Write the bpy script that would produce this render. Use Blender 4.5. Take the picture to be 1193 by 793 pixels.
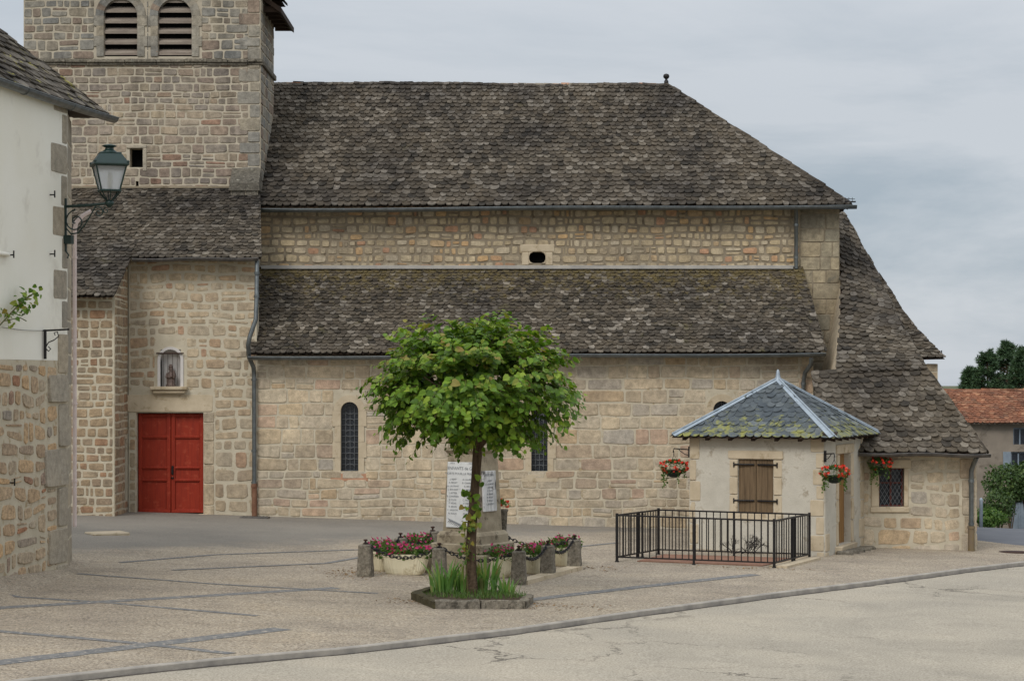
import bpy, math, random
from mathutils import Vector, Matrix, noise
R = math.radians; PI = math.pi
for o in list(bpy.data.objects): bpy.data.objects.remove(o)
S = bpy.context.scene; COL = S.collection
# ------------------------------------------------------------------ camera, world, sun, exposure
F, HZ, CX, CAM = 2500.0, 440.0, 596.5, 3.6
cd = bpy.data.cameras.new('camera'); cam = bpy.data.objects.new('camera', cd); COL.objects.link(cam)
cam.location = (0, 0, CAM); cam.rotation_euler = (R(90), 0, 0)
cd.sensor_width = 36; cd.lens = F / 1193 * 36; cd.shift_y = 43.5 / 1193; cd.clip_end = 12000; cd.clip_start = .5
S.camera = cam
SUN_EL, SUN_AZ = 42, -155          # sun direction: elevation, azimuth from +Y clockwise
W = bpy.data.worlds.new('World'); S.world = W; W.use_nodes = True
nt = W.node_tree; N_ = nt.nodes; L_ = nt.links; N_.clear()
def nn(nodes, t, **k):
    n = nodes.new(t)
    for a, b in k.items(): setattr(n, a, b)
    return n
sky = nn(N_, 'ShaderNodeTexSky', sky_type='NISHITA', sun_disc=False, sun_elevation=R(SUN_EL), sun_rotation=R(SUN_AZ))
tc = nn(N_, 'ShaderNodeTexCoord'); mp = nn(N_, 'ShaderNodeMapping'); mp.inputs['Scale'].default_value = (2.8, 2.8, 14)
mp.inputs['Location'].default_value = (3.1, .7, 1.3)
L_.new(tc.outputs['Generated'], mp.inputs[0])
nz = nn(N_, 'ShaderNodeTexNoise'); nz.inputs['Scale'].default_value = 1.3; nz.inputs['Detail'].default_value = 7; nz.inputs['Roughness'].default_value = .6
nz.inputs['Distortion'].default_value = .35
L_.new(mp.outputs[0], nz.inputs[0])
rp = nn(N_, 'ShaderNodeValToRGB'); L_.new(nz.outputs[0], rp.inputs[0])
rp.color_ramp.elements[0].position = .36; rp.color_ramp.elements[0].color = (.38, .45, .52, 1)
rp.color_ramp.elements[1].position = .60; rp.color_ramp.elements[1].color = (.60, .64, .69, 1)
sp = nn(N_, 'ShaderNodeSeparateXYZ'); L_.new(tc.outputs['Generated'], sp.inputs[0])
# overcast luminance rises towards the zenith
hi = nn(N_, 'ShaderNodeMapRange'); L_.new(sp.outputs[2], hi.inputs[0])
hi.inputs[1].default_value = .12; hi.inputs[2].default_value = .9; hi.inputs[3].default_value = 10; hi.inputs[4].default_value = 21
up = nn(N_, 'ShaderNodeMapRange'); L_.new(sp.outputs[2], up.inputs[0])       # smooth pale deck higher up
up.inputs[1].default_value = .075; up.inputs[2].default_value = .19
mxu = nn(N_, 'ShaderNodeMix', data_type='RGBA'); L_.new(up.outputs[0], mxu.inputs[0]); L_.new(rp.outputs[0], mxu.inputs[6]); mxu.inputs[7].default_value = (.60, .63, .67, 1)
lim = nn(N_, 'ShaderNodeMath', operation='MULTIPLY'); L_.new(up.outputs[0], lim.inputs[0]); lim.inputs[1].default_value = .75; L_.new(lim.outputs[0], mxu.inputs[0])
vm = nn(N_, 'ShaderNodeVectorMath', operation='SCALE'); L_.new(mxu.outputs[2], vm.inputs[0]); L_.new(hi.outputs[0], vm.inputs['Scale'])
mx = nn(N_, 'ShaderNodeMix', data_type='RGBA'); mx.inputs[0].default_value = .93
L_.new(sky.outputs[0], mx.inputs[6]); L_.new(vm.outputs[0], mx.inputs[7])
bg = nn(N_, 'ShaderNodeBackground'); bg.inputs[1].default_value = .1; L_.new(mx.outputs[2], bg.inputs[0])
wo = nn(N_, 'ShaderNodeOutputWorld'); L_.new(bg.outputs[0], wo.inputs[0])
sl = bpy.data.lights.new('sun', 'SUN'); sl.energy = 1.7; sl.angle = R(22); sl.color = (1, .98, .945)
so = bpy.data.objects.new('sun', sl); COL.objects.link(so)
_d = Vector((math.sin(R(SUN_AZ)) * math.cos(R(SUN_EL)), math.cos(R(SUN_AZ)) * math.cos(R(SUN_EL)), math.sin(R(SUN_EL))))
so.rotation_euler = _d.to_track_quat('Z', 'Y').to_euler()
S.view_settings.view_transform = 'Standard'; S.view_settings.look = 'None'; S.view_settings.exposure = -.03; S.view_settings.gamma = 1
S.view_settings.use_curve_mapping = False
# ------------------------------------------------------------------ geometry helpers
def P(px, py, Y): return Vector(((px - CX) / F * Y, Y, CAM - (py - HZ) / F * Y))
def sst(t): t = max(0, min(1, t)); return t * t * (3 - 2 * t)
def gz(X, Y):
    z = -.031 * max(-45, min(60, X)) - min(17, .072 * max(0, Y - 58))
    z += .16 * sst((-7.7 - X) / .6) * sst((40.5 - Y) / 3)
    return z
def G(px, py):
    Y = 40
    for _ in range(40):
        X = (px - CX) / F * Y; Y = .5 * Y + .5 * F * (CAM - gz(X, Y)) / (py - HZ)
    X = (px - CX) / F * Y
    return Vector((X, Y, gz(X, Y)))
Z = Vector((0, 0, 1))
class MB:
    def __init__(s): s.v = []; s.f = []; s.m = []; s.sm = []; s.M = None; s.t = []; s.rg = random.Random(99)
    def add(s, vs, fs, mi=0, smooth=False):
        b = len(s.v)
        if s.M is not None: vs = [s.M @ Vector(v) for v in vs]
        s.v += [tuple(v) for v in vs]
        tv = s.rg.random()
        for f in fs: s.f.append(tuple(i + b for i in f)); s.m.append(mi); s.sm.append(smooth); s.t.append(tv)
    def hexa(s, p, mi=0):      # 8 points: bottom 4 ccw, top 4
        s.add(p, [(3, 2, 1, 0), (4, 5, 6, 7), (0, 1, 5, 4), (1, 2, 6, 5), (2, 3, 7, 6), (3, 0, 4, 7)], mi)
    def box(s, x0, x1, y0, y1, z0, z1, mi=0):
        s.hexa([(x0, y0, z0), (x1, y0, z0), (x1, y1, z0), (x0, y1, z0), (x0, y0, z1), (x1, y0, z1), (x1, y1, z1), (x0, y1, z1)], mi)
    def bbox(s, x0, x1, y0, y1, z0, z1, b=.01, mi=0):   # box with chamfered edges
        import itertools
        vs = []; idx = {}
        c = ((x0 + x1) / 2, (y0 + y1) / 2, (z0 + z1) / 2); h = ((x1 - x0) / 2, (y1 - y0) / 2, (z1 - z0) / 2)
        b = min(b, min(h) * .9)
        for sg in itertools.product((-1, 1), repeat=3):
            for ax in range(3):
                q = [sg[k] * (h[k] if k == ax else h[k] - b) for k in range(3)]
                idx[sg + (ax,)] = len(vs); vs.append(tuple(c[k] + q[k] for k in range(3)))
        fs = []
        for ax in range(3):
            o = [k for k in range(3) if k != ax]
            for sg in (-1, 1):
                f = []
                for (a, b2) in ((-1, -1), (1, -1), (1, 1), (-1, 1)):
                    t = [0] * 3; t[ax] = sg; t[o[0]] = a; t[o[1]] = b2; f.append(idx[tuple(t) + (ax,)])
                fs.append(tuple(f))
        for ax in range(3):
            o = [k for k in range(3) if k != ax]
            for a in (-1, 1):
                for b2 in (-1, 1):
                    t0 = [0] * 3; t0[ax] = -1; t0[o[0]] = a; t0[o[1]] = b2; t1 = list(t0); t1[ax] = 1
                    fs.append((idx[tuple(t0) + (o[0],)], idx[tuple(t1) + (o[0],)], idx[tuple(t1) + (o[1],)], idx[tuple(t0) + (o[1],)]))
        for sg in itertools.product((-1, 1), repeat=3): fs.append(tuple(idx[sg + (k,)] for k in range(3)))
        s.add(vs, fs, mi)
    def tube(s, pts, r, n=8, mi=0, smooth=True, cap=True):
        pts = [Vector(p) for p in pts]; k = len(pts)
        rs = r if isinstance(r, (list, tuple)) else [r] * k
        vs = []; fs = []; ref = None
        for i, p in enumerate(pts):
            t = (pts[min(i + 1, k - 1)] - pts[max(i - 1, 0)]).normalized()
            if ref is None: ref = t.orthogonal().normalized()
            ref = (ref - t * ref.dot(t))
            ref = ref.normalized() if ref.length > 1e-6 else t.orthogonal().normalized()
            bi = t.cross(ref)
            for j in range(n):
                a = 2 * PI * j / n; vs.append(p + (ref * math.cos(a) + bi * math.sin(a)) * rs[i])
        for i in range(k - 1):
            for j in range(n):
                j2 = (j + 1) % n; fs.append((i * n + j, i * n + j2, (i + 1) * n + j2, (i + 1) * n + j))
        s.add(vs, fs, mi, smooth)
        if cap:
            b = vs[:n]; e = vs[-n:]; s.add(b, [tuple(range(n))[::-1]], mi); s.add(e, [tuple(range(n))], mi)
    def lathe(s, prof, c=(0, 0, 0), n=16, mi=0, smooth=True, rot=0, sx=1, sy=1):
        vs = []; fs = []; k = len(prof)
        for (r, z) in prof:
            for j in range(n):
                a = 2 * PI * j / n + rot; vs.append((c[0] + r * math.cos(a) * sx, c[1] + r * math.sin(a) * sy, c[2] + z))
        for i in range(k - 1):
            for j in range(n):
                j2 = (j + 1) % n; fs.append((i * n + j, i * n + j2, (i + 1) * n + j2, (i + 1) * n + j))
        fs.append(tuple(range(n))[::-1]); fs.append(tuple((k - 1) * n + j for j in range(n)))
        s.add(vs, fs, mi, smooth)
    def poly(s, pts, mi=0): s.add(pts, [tuple(range(len(pts)))], mi)
    def prism(s, pts, d, mi=0):     # extrude polygon by vector d
        d = Vector(d); n = len(pts); a = [Vector(p) for p in pts]; b = [p + d for p in a]
        s.add(a + b, [tuple(range(n))[::-1], tuple(range(n, 2 * n))] + [(i, (i + 1) % n, n + (i + 1) % n, n + i) for i in range(n)], mi)
    def build(s, name, mats, parent=None, label=None):
        me = bpy.data.meshes.new(name); me.from_pydata(s.v, [], s.f)
        if not isinstance(mats, (list, tuple)): mats = [mats]
        for m in mats: me.materials.append(m)
        me.polygons.foreach_set('material_index', s.m); me.polygons.foreach_set('use_smooth', s.sm); at = me.attributes.new('tint', 'FLOAT', 'FACE'); at.data.foreach_set('value', s.t); me.update()
        o = bpy.data.objects.new(name, me); COL.objects.link(o)
        if parent is not None:
            o.parent = parent
            if parent.type == 'EMPTY': o.matrix_parent_inverse = parent.matrix_basis.inverted()
        if label: o['label'] = label
        return o
def thing(name, label, cat, loc=(0, 0, 0), group=None):
    o = bpy.data.objects.new(name, None); COL.objects.link(o); o.empty_display_size = .2
    o.matrix_basis = Matrix.Translation(loc); o['label'] = label; o['category'] = cat
    if group: o['group'] = group
    return o
def tag(o, label, cat, group=None):
    o['label'] = label; o['category'] = cat
    if group: o['group'] = group
    return o
def struct(o): o['kind'] = 'structure'; return o
def dup(root, M, label, group=None):
    r = root.copy(); COL.objects.link(r); r.matrix_basis = M @ root.matrix_basis; r['label'] = label
    if group: r['group'] = group
    def rec(a, b):
        for ch in a.children:
            if ch.name in done: continue
            c = ch.copy(); COL.objects.link(c); c.parent = b; done.add(c.name); rec(ch, c)
    done = set(); rec(root, r); return r
def TR(x, y, z, rz=0, s=1): return Matrix.Translation((x, y, z)) @ Matrix.Rotation(rz, 4, 'Z') @ Matrix.Scale(s, 4)
# ------------------------------------------------------------------ materials
def ramp(nodes, stops):
    r = nodes.new('ShaderNodeValToRGB'); e = r.color_ramp.elements
    while len(e) < len(stops): e.new(.5)
    for i, (p, c) in enumerate(stops): e[i].position = p; e[i].color = (c[0], c[1], c[2], 1)
    return r
def lerp(a, b, t): return a + (b - a) * t
def base_mat(name, rough=.9, spec=.25, metal=0):
    m = bpy.data.materials.new(name); m.use_nodes = True; t = m.node_tree; b = t.nodes['Principled BSDF']
    b.inputs['Roughness'].default_value = rough; b.inputs['Metallic'].default_value = metal; b.inputs['Specular IOR Level'].default_value = spec
    return m, t, t.nodes, t.links, b
def noise_node(n, l, scale, detail=4, rough=.55, coord=None, vscale=None, dist=0):
    if coord is None:
        c = n.new('ShaderNodeTexCoord'); coord = c.outputs['Object']
    if vscale:
        mpn = n.new('ShaderNodeMapping'); mpn.inputs['Scale'].default_value = vscale; l.new(coord, mpn.inputs[0]); coord = mpn.outputs[0]
    x = n.new('ShaderNodeTexNoise'); x.inputs['Scale'].default_value = scale; x.inputs['Detail'].default_value = detail; x.inputs['Roughness'].default_value = rough
    x.inputs['Distortion'].default_value = dist; l.new(coord, x.inputs[0]); return x
def mixc(n, l, fac, a, b, mode='MIX'):
    x = n.new('ShaderNodeMix'); x.data_type = 'RGBA'; x.blend_type = mode
    for i, v in ((0, fac), (6, a), (7, b)):
        if isinstance(v, (int, float)): x.inputs[i].default_value = v
        elif isinstance(v, tuple): x.inputs[i].default_value = (v[0], v[1], v[2], 1)
        else: l.new(v, x.inputs[i])
    return x.outputs[2]
def bump(n, l, b, src, strength=.5, dist=.02):
    x = n.new('ShaderNodeBump'); x.inputs['Strength'].default_value = strength; x.inputs['Distance'].default_value = dist
    l.new(src, x.inputs['Height']); l.new(x.outputs[0], b.inputs['Normal'])
def island_mat(name, stops, mott=.35, mscale=6, spots=None, stain=.3, bscale=14, bstr=.7, rough=.92, bdist=.02, moss=None, streak=0, gain=1.0, soft=0.0):
    """stones / tiles: one colour per piece, mottled, stained, with lichen spots"""
    m, t, n, l, b = base_mat(name, rough, .15)
    stops = [(p, tuple(gain * lerp(c[k], .35 * c[k] + .65 * stops[0][1][k], soft) for k in range(3))) for p, c in stops]
    if gain > 1: stops = [(p, (c[0] * .93, c[1] * .965, c[2] * 1.07)) for p, c in stops]
    g = n.new('ShaderNodeAttribute'); g.attribute_name = 'tint'; r = ramp(n, stops); l.new(g.outputs['Fac'], r.inputs[0])
    a = noise_node(n, l, mscale, 5, .6); rr = ramp(n, [(.3, (1 - mott,) * 3), (.7, (1 + mott * .6,) * 3)]); l.new(a.outputs[0], rr.inputs[0])
    c = mixc(n, l, 1.0, r.outputs[0], rr.outputs[0], 'MULTIPLY')
    a2 = noise_node(n, l, .55, 5, .6); r2 = ramp(n, [(.35, (1 - stain, 1 - stain, 1 - stain * .95)), (.62, (1.08, 1.05, 1.0))]); l.new(a2.outputs[0], r2.inputs[0])
    c = mixc(n, l, 1.0, c, r2.outputs[0], 'MULTIPLY')
    a3 = noise_node(n, l, 70, 2, .6); r3 = ramp(n, [(.3, (.78,) * 3), (.7, (1.18,) * 3)]); l.new(a3.outputs[0], r3.inputs[0])
    c = mixc(n, l, 1.0, c, r3.outputs[0], 'MULTIPLY')
    if streak:
        a5 = noise_node(n, l, 1.6, 5, .6, vscale=(1, 1, .12)); r5 = ramp(n, [(.5, (1, 1, 1)), (.72, (1 - streak,) * 3)]); l.new(a5.outputs[0], r5.inputs[0])
        c = mixc(n, l, 1.0, c, r5.outputs[0], 'MULTIPLY')
    for (col, scale, lo, hi_) in (spots or []):
        a4 = noise_node(n, l, scale, 6, .7, dist=.6); r4 = ramp(n, [(lo, (0, 0, 0)), (hi_, (1, 1, 1))]); l.new(a4.outputs[0], r4.inputs[0])
        c = mixc(n, l, r4.outputs[0], c, col)
    if moss:     # (colour, z low, z high, amount): growth denser between two heights
        tcx = n.new('ShaderNodeTexCoord'); sx = n.new('ShaderNodeSeparateXYZ'); l.new(tcx.outputs['Object'], sx.inputs[0])
        for (col, z0, z1, amt) in moss:
            mr = n.new('ShaderNodeMapRange'); l.new(sx.outputs[2], mr.inputs[0]); mr.inputs[1].default_value = z0; mr.inputs[2].default_value = z1
            a6 = noise_node(n, l, 5, 6, .75); mm = n.new('ShaderNodeMath'); mm.operation = 'ADD'; l.new(a6.outputs[0], mm.inputs[0])
            ml = n.new('ShaderNodeMath'); ml.operation = 'MULTIPLY'; l.new(mr.outputs[0], ml.inputs[0]); ml.inputs[1].default_value = amt; l.new(ml.outputs[0], mm.inputs[1])
            r6 = ramp(n, [(.62, (0, 0, 0)), (.74, (.85,) * 3)]); l.new(mm.outputs[0], r6.inputs[0])
            c = mixc(n, l, r6.outputs[0], c, col)
    l.new(c, b.inputs['Base Color'])
    bn = noise_node(n, l, bscale, 6, .65); bump(n, l, b, bn.outputs[0], bstr, bdist)
    return m
def surf_mat(name, c1, c2, scale=4, rough=.85, metal=0, bstr=.2, bscale=30, spec=.25, c3=None, s3=40, bdist=.01, vscale=None):
    m, t, n, l, b = base_mat(name, rough, spec, metal)
    a = noise_node(n, l, scale, 5, .6, vscale=vscale); r = ramp(n, [(.32, c1), (.68, c2)]); l.new(a.outputs[0], r.inputs[0]); c = r.outputs[0]
    if c3:
        a3 = noise_node(n, l, s3, 4, .7); r3 = ramp(n, [(.56, (0, 0, 0)), (.68, (1, 1, 1))]); l.new(a3.outputs[0], r3.inputs[0]); c = mixc(n, l, r3.outputs[0], c, c3)
    l.new(c, b.inputs['Base Color']); bn = noise_node(n, l, bscale, 4, .6); bump(n, l, b, bn.outputs[0], bstr, bdist)
    return m
def rgb(r, g, b):   # sRGB 0-255 -> linear
    return tuple(((c / 255) / 12.92 if c / 255 < .04045 else ((c / 255 + .055) / 1.055) ** 2.4) for c in (r, g, b))
tan, tan2, grey, pink, ochre, dk = rgb(190, 170, 138), rgb(176, 154, 120), rgb(164, 158, 145), rgb(178, 144, 122), rgb(186, 148, 100), rgb(138, 124, 104)
ORANGE = rgb(176, 98, 42)
M_ASH = island_mat('ashlar_stone', [(0, tan), (.18, rgb(180, 168, 144)), (.34, tan2), (.5, grey), (.66, rgb(194, 176, 144)), (.8, rgb(168, 150, 122)), (.9, pink), (.96, rgb(182, 154, 116))], .3, 7, [(rgb(150, 112, 70), 2.2, .68, .82), (rgb(98, 90, 78), 3.1, .69, .84)], .25, 16, .8, gain=1.22, soft=.55, streak=.22)
M_CHAP = island_mat('chapel_stone', [(0, rgb(186, 166, 134)), (.25, rgb(168, 146, 114)), (.5, rgb(180, 164, 136)), (.7, rgb(158, 146, 124)), (.85, rgb(172, 140, 104)), (.95, rgb(160, 118, 92))], .32, 7, [(rgb(120, 106, 86), 3, .66, .82)], .28, 16, .9, gain=1.2, soft=.58, streak=.22)
M_UPP = island_mat('rubble_stone', [(0, rgb(184, 166, 132)), (.3, rgb(168, 148, 114)), (.55, rgb(178, 164, 138)), (.75, rgb(158, 140, 112)), (.88, rgb(186, 146, 96)), (.96, rgb(170, 118, 88))], .3, 9, [(rgb(100, 90, 76), 3, .68, .82)], .28, 22, .8, gain=1.22, soft=.5, streak=.22)
M_TOW = island_mat('tower_stone', [(0, rgb(158, 142, 120)), (.22, rgb(146, 136, 120)), (.42, rgb(168, 150, 122)), (.6, rgb(140, 132, 120)), (.75, rgb(154, 132, 112)), (.87, rgb(172, 156, 126)), (.96, rgb(146, 106, 84))], .35, 8, [(ORANGE, 3.1, .695, .76), (rgb(92, 88, 80), 1.9, .63, .8)], .35, 20, .9, streak=.35, gain=1.12, soft=.55)
M_TOWU = island_mat('tower_grey_stone', [(0, rgb(142, 136, 122)), (.3, rgb(152, 142, 122)), (.55, rgb(124, 122, 114)), (.75, rgb(160, 146, 120)), (.92, rgb(134, 112, 92))], .35, 8, [(rgb(86, 86, 80), 1.7, .58, .8), (ORANGE, 3.5, .71, .77)], .3, 20, .9, streak=.35, gain=1.22, soft=.45)
M_PIER = island_mat('grey_pier_stone', [(0, rgb(158, 148, 128)), (.4, rgb(142, 136, 120)), (.75, rgb(170, 156, 130)), (1, rgb(150, 138, 116))], .35, 6, [(rgb(96, 92, 82), 2.4, .6, .8)], .3, 20, .9, streak=.3)
M_TUR = island_mat('small_brown_stone', [(0, rgb(170, 146, 114)), (.3, rgb(150, 128, 98)), (.6, rgb(160, 144, 118)), (.8, rgb(140, 122, 100)), (.93, rgb(160, 118, 86))], .35, 9, None, .32, 20, .9, gain=1.2, soft=.5, streak=.22)
M_QUO = island_mat('quoin_stone', [(0, rgb(168, 156, 134)), (.5, rgb(152, 142, 122)), (.9, rgb(176, 160, 132))], .25, 9, [(rgb(176, 142, 96), 3, .66, .82)], .2, 30, .6, gain=1.15, soft=.5)
M_HST = island_mat('house_rubble_stone', [(0, rgb(178, 154, 122)), (.25, rgb(186, 152, 110)), (.45, rgb(160, 148, 126)), (.62, rgb(166, 138, 106)), (.78, rgb(140, 132, 118)), (.92, rgb(156, 108, 78))], .4, 14, [(rgb(120, 84, 58), 6, .66, .8)], .15, 26, 1.0, gain=1.3, soft=.3)
M_GRAN = island_mat('granite', [(0, rgb(126, 120, 108)), (.5, rgb(140, 132, 118)), (1, rgb(116, 110, 98))], .5, 16, [(rgb(62, 58, 50), 6, .54, .68), (rgb(176, 172, 156), 14, .62, .70)], .3, 40, .9)
M_MORT = surf_mat('lime_mortar', rgb(180, 169, 147), rgb(197, 186, 164), 3, .95, bstr=.6, bscale=40, c3=rgb(160, 142, 114), s3=5)
M_MORTD = surf_mat('dark_mortar', rgb(126, 114, 96), rgb(150, 137, 116), 3, .95, bstr=.6, bscale=40, c3=rgb(96, 84, 68), s3=4)
M_MORTT = surf_mat('tower_mortar', rgb(170, 159, 140), rgb(188, 177, 157), 2, .95, bstr=.6, bscale=40, c3=rgb(140, 128, 108), s3=3)
M_PLAS = surf_mat('white_plaster', rgb(228, 223, 208), rgb(234, 230, 218), .8, .9, bstr=.25, bscale=30, c3=rgb(214, 208, 194), s3=.9)
M_HUTP = surf_mat('rough_render', rgb(182, 175, 160), rgb(200, 193, 178), 2.2, .95, bstr=.8, bscale=45, c3=rgb(150, 138, 118), s3=2.2, bdist=.015)
lz = lambda v, w=0: (v * (1.16 + w), v * 1.02, v * (.84 - w))
M_LAUZ = island_mat('stone_roof_tile', [(0, lz(.045)), (.2, lz(.07, .06)), (.45, lz(.105, .04)), (.65, lz(.075, .1)), (.83, lz(.14, .02)), (.94, lz(.15)), (.99, lz(.19))], .5, 9, [(rgb(98, 92, 68), 1.6, .64, .8), (rgb(150, 144, 128), 26, .70, .76)], .5, 22, .9, bdist=.03)
M_LAUZA = island_mat('mossy_roof_tile', [(0, lz(.045)), (.2, lz(.07, .06)), (.45, lz(.10, .05)), (.65, lz(.072, .1)), (.82, lz(.14, .03)), (.95, lz(.18)), (.99, lz(.25))], .5, 9, [(rgb(98, 92, 60), 1.8, .6, .8), (rgb(150, 144, 126), 26, .70, .76)], .35, 22, .8, bdist=.03, moss=[(rgb(106, 93, 60), 5.2, 6.4, .2)])
M_LAUZY = island_mat('lichened_roof_tile', [(0, lz(.045)), (.4, lz(.085, .04)), (.8, lz(.13)), (1, lz(.19))], .4, 6, [(rgb(176, 168, 76), 3.0, .60, .70)], .3, 20, .8, bdist=.03)
M_SLATE = island_mat('blue_slate', [(0, rgb(74, 81, 86)), (.4, rgb(94, 101, 105)), (.75, rgb(82, 88, 90)), (1, rgb(114, 120, 122))], .25, 8, [(rgb(150, 146, 84), 7, .66, .76)], .2, 20, .5, rough=.6, moss=[(rgb(140, 138, 72), 3.0, 2.4, .17)], gain=1.0, soft=.2)
M_REDT = island_mat('red_clay_tile', [(0, rgb(128, 88, 68)), (.35, rgb(146, 98, 74)), (.6, rgb(124, 84, 66)), (.85, rgb(168, 124, 96)), (1, rgb(110, 80, 66))], .35, 3, [(rgb(90, 74, 62), 2, .6, .8)], .35, 10, .5)
M_ZINC = surf_mat('zinc', rgb(96, 100, 100), rgb(122, 126, 126), 6, .42, .75, .1, 20, .5)
M_ZINCL = surf_mat('light_zinc', rgb(136, 146, 154), rgb(164, 174, 182), 5, .55, .3, .1, 20, .5)
M_FLASH = surf_mat('old_flashing', rgb(150, 146, 140), rgb(176, 170, 160), 3, .8)
M_DGUT = surf_mat('weathered_gutter', rgb(78, 76, 74), rgb(110, 104, 98), 6, .5, .5, .1, 20, .4)
M_RUSTP = surf_mat('rusty_pipe', rgb(112, 78, 60), rgb(134, 100, 78), 6, .8, .1, .3, 30)
M_PVC = surf_mat('pale_pipe', rgb(208, 190, 184), rgb(222, 206, 200), 5, .5, 0, .05, 20, .4)
M_IRON = surf_mat('black_iron', rgb(26, 24, 24), rgb(40, 36, 34), 12, .5, .4, .3, 50, .5)
M_RIRON = surf_mat('rusty_iron', rgb(50, 34, 28), rgb(72, 50, 40), 9, .8, .2, .4, 50, .3)
M_GREENP = surf_mat('green_lamp_paint', rgb(12, 36, 32), rgb(18, 46, 40), 9, .42, 0, .05, 20, .5)
M_RED = surf_mat('red_door_paint', rgb(128, 32, 9), rgb(150, 43, 15), 2.5, .55, 0, .2, 60, .35, vscale=(8, 8, .6), c3=rgb(158, 62, 38), s3=7)
M_WOOD = surf_mat('old_shutter_wood', rgb(88, 72, 54), rgb(120, 100, 76), 3, .8, 0, .5, 20, .2, vscale=(9, 9, .5))
M_LOUV = surf_mat('grey_louvre_wood', rgb(118, 106, 96), rgb(150, 138, 124), 3, .9, 0, .4, 20, vscale=(.6, 3, 3))
M_DWOOD = surf_mat('dark_wood', rgb(44, 34, 28), rgb(62, 48, 38), 4, .85, 0, .3, 20)
M_BLACK = surf_mat('dark_interior', (.006, .006, .006), (.01, .01, .01), 3, 1, 0, 0, 5, 0)
M_GLASSD = surf_mat('leaded_glass', rgb(18, 22, 28), rgb(46, 50, 56), 14, .25, 0, .1, 20, .5)
M_LEAD = surf_mat('window_lead', rgb(96, 98, 100), rgb(118, 120, 122), 14, .7, .2, .1, 20)
M_TRIM = surf_mat('dressed_stone', rgb(178, 162, 136), rgb(196, 180, 154), 3, .9, 0, .5, 40, c3=rgb(156, 138, 110), s3=4)
M_PINKS = surf_mat('pinkish_sill_stone', rgb(166, 124, 98), rgb(184, 142, 114), 4, .9, 0, .5, 40)
M_NICHE = surf_mat('niche_paint', rgb(196, 190, 184), rgb(210, 204, 198), 4, .8)
M_STAT = surf_mat('statue_bronze', rgb(96, 82, 76), rgb(130, 112, 102), 20, .7, 0, .4, 60)
M_CREAM = surf_mat('cream_tub', rgb(208, 198, 168), rgb(220, 210, 182), 3, .7, 0, .1, 40, c3=rgb(176, 162, 130), s3=4)
M_MARB = surf_mat('white_plaque', rgb(200, 200, 198), rgb(214, 214, 212), 5, .5, 0, .05, 20, c3=rgb(186, 186, 184), s3=9)
M_MARBW = surf_mat('weathered_plaque', rgb(168, 166, 162), rgb(220, 218, 216), 5, .6, 0, .1, 20, c3=rgb(90, 86, 82), s3=3.2, vscale=(3, 3, .5))
M_MONU = surf_mat('monument_stone', rgb(134, 122, 102), rgb(164, 152, 130), 4.5, .9, 0, .9, 30, c3=rgb(92, 82, 68), s3=4)
M_INK = surf_mat('engraved_letter', rgb(116, 118, 122), rgb(130, 132, 136), 5, .8)
M_BARK = surf_mat('bark', rgb(72, 58, 46), rgb(98, 82, 66), 10, .95, 0, 1.0, 25, .1, vscale=(3, 3, .5), bdist=.03)
M_STEM = surf_mat('stem', rgb(84, 96, 48), rgb(96, 84, 52), 10, .8)
M_SOIL = surf_mat('soil', rgb(58, 48, 36), rgb(82, 68, 50), 12, .95, 0, .8, 30)
M_MOSS = surf_mat('mossy_stone', rgb(52, 46, 34), rgb(78, 72, 48), 9, .95, 0, .9, 24)
M_BRICKP = surf_mat('red_paving', rgb(120, 88, 72), rgb(142, 106, 86), 5, .9, 0, .4, 30)
M_POT = surf_mat('dark_green_pot', rgb(24, 34, 30), rgb(34, 46, 40), 8, .6)
M_SHUTB = surf_mat('blue_grey_shutter', rgb(116, 126, 136), rgb(132, 142, 150), 4, .7)
M_CIM = surf_mat('old_grey_render', rgb(122, 112, 100), rgb(146, 134, 120), 1.2, .95, 0, .4, 20, c3=rgb(104, 94, 82), s3=1.3)
def leaf_mat(name, stops, trans=.35, rough=.5):
    m, t, n, l, b = base_mat(name, rough, .3)
    g = n.new('ShaderNodeAttribute'); g.attribute_name = 'tint'; r = ramp(n, stops); l.new(g.outputs['Fac'], r.inputs[0]); l.new(r.outputs[0], b.inputs['Base Color'])
    tr = n.new('ShaderNodeBsdfTranslucent'); c = mixc(n, l, 1.0, r.outputs[0], (1.3, 1.5, .6), 'MULTIPLY'); l.new(c, tr.inputs[0])
    ms = n.new('ShaderNodeMixShader'); ms.inputs[0].default_value = trans
    l.new(b.outputs[0], ms.inputs[1]); l.new(tr.outputs[0], ms.inputs[2]); l.new(ms.outputs[0], n['Material Output'].inputs[0]); return m
M_LEAF = leaf_mat('lime_leaf', [(0, (.055, .11, .010)), (.4, (.095, .18, .015)), (.75, (.155, .26, .022)), (1, (.25, .33, .038))], .24)
M_LEAFY = leaf_mat('young_leaf', [(0, (.19, .25, .04)), (.6, (.25, .27, .05)), (1, (.27, .19, .05))])
M_FOL = leaf_mat('bedding_foliage', [(0, (.05, .10, .02)), (.6, (.08, .15, .03)), (1, (.14, .2, .05))])
M_IRIS = leaf_mat('blade_leaf', [(0, (.09, .18, .05)), (.5, (.13, .25, .06)), (.85, (.2, .3, .08)), (1, (.26, .22, .09))])
M_BUSH = leaf_mat('shrub_leaf', [(0, (.03, .06, .012)), (.6, (.05, .09, .02)), (1, (.09, .13, .03))], .2)
M_PINE = leaf_mat('pine_needle', [(0, (.03, .06, .026)), (.6, (.045, .085, .035)), (1, (.075, .12, .045))], .1, .7)
M_MAG = leaf_mat('magenta_petal', [(0, (.42, .02, .12)), (.5, (.5, .04, .18)), (1, (.36, .01, .05))], .2)
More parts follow.
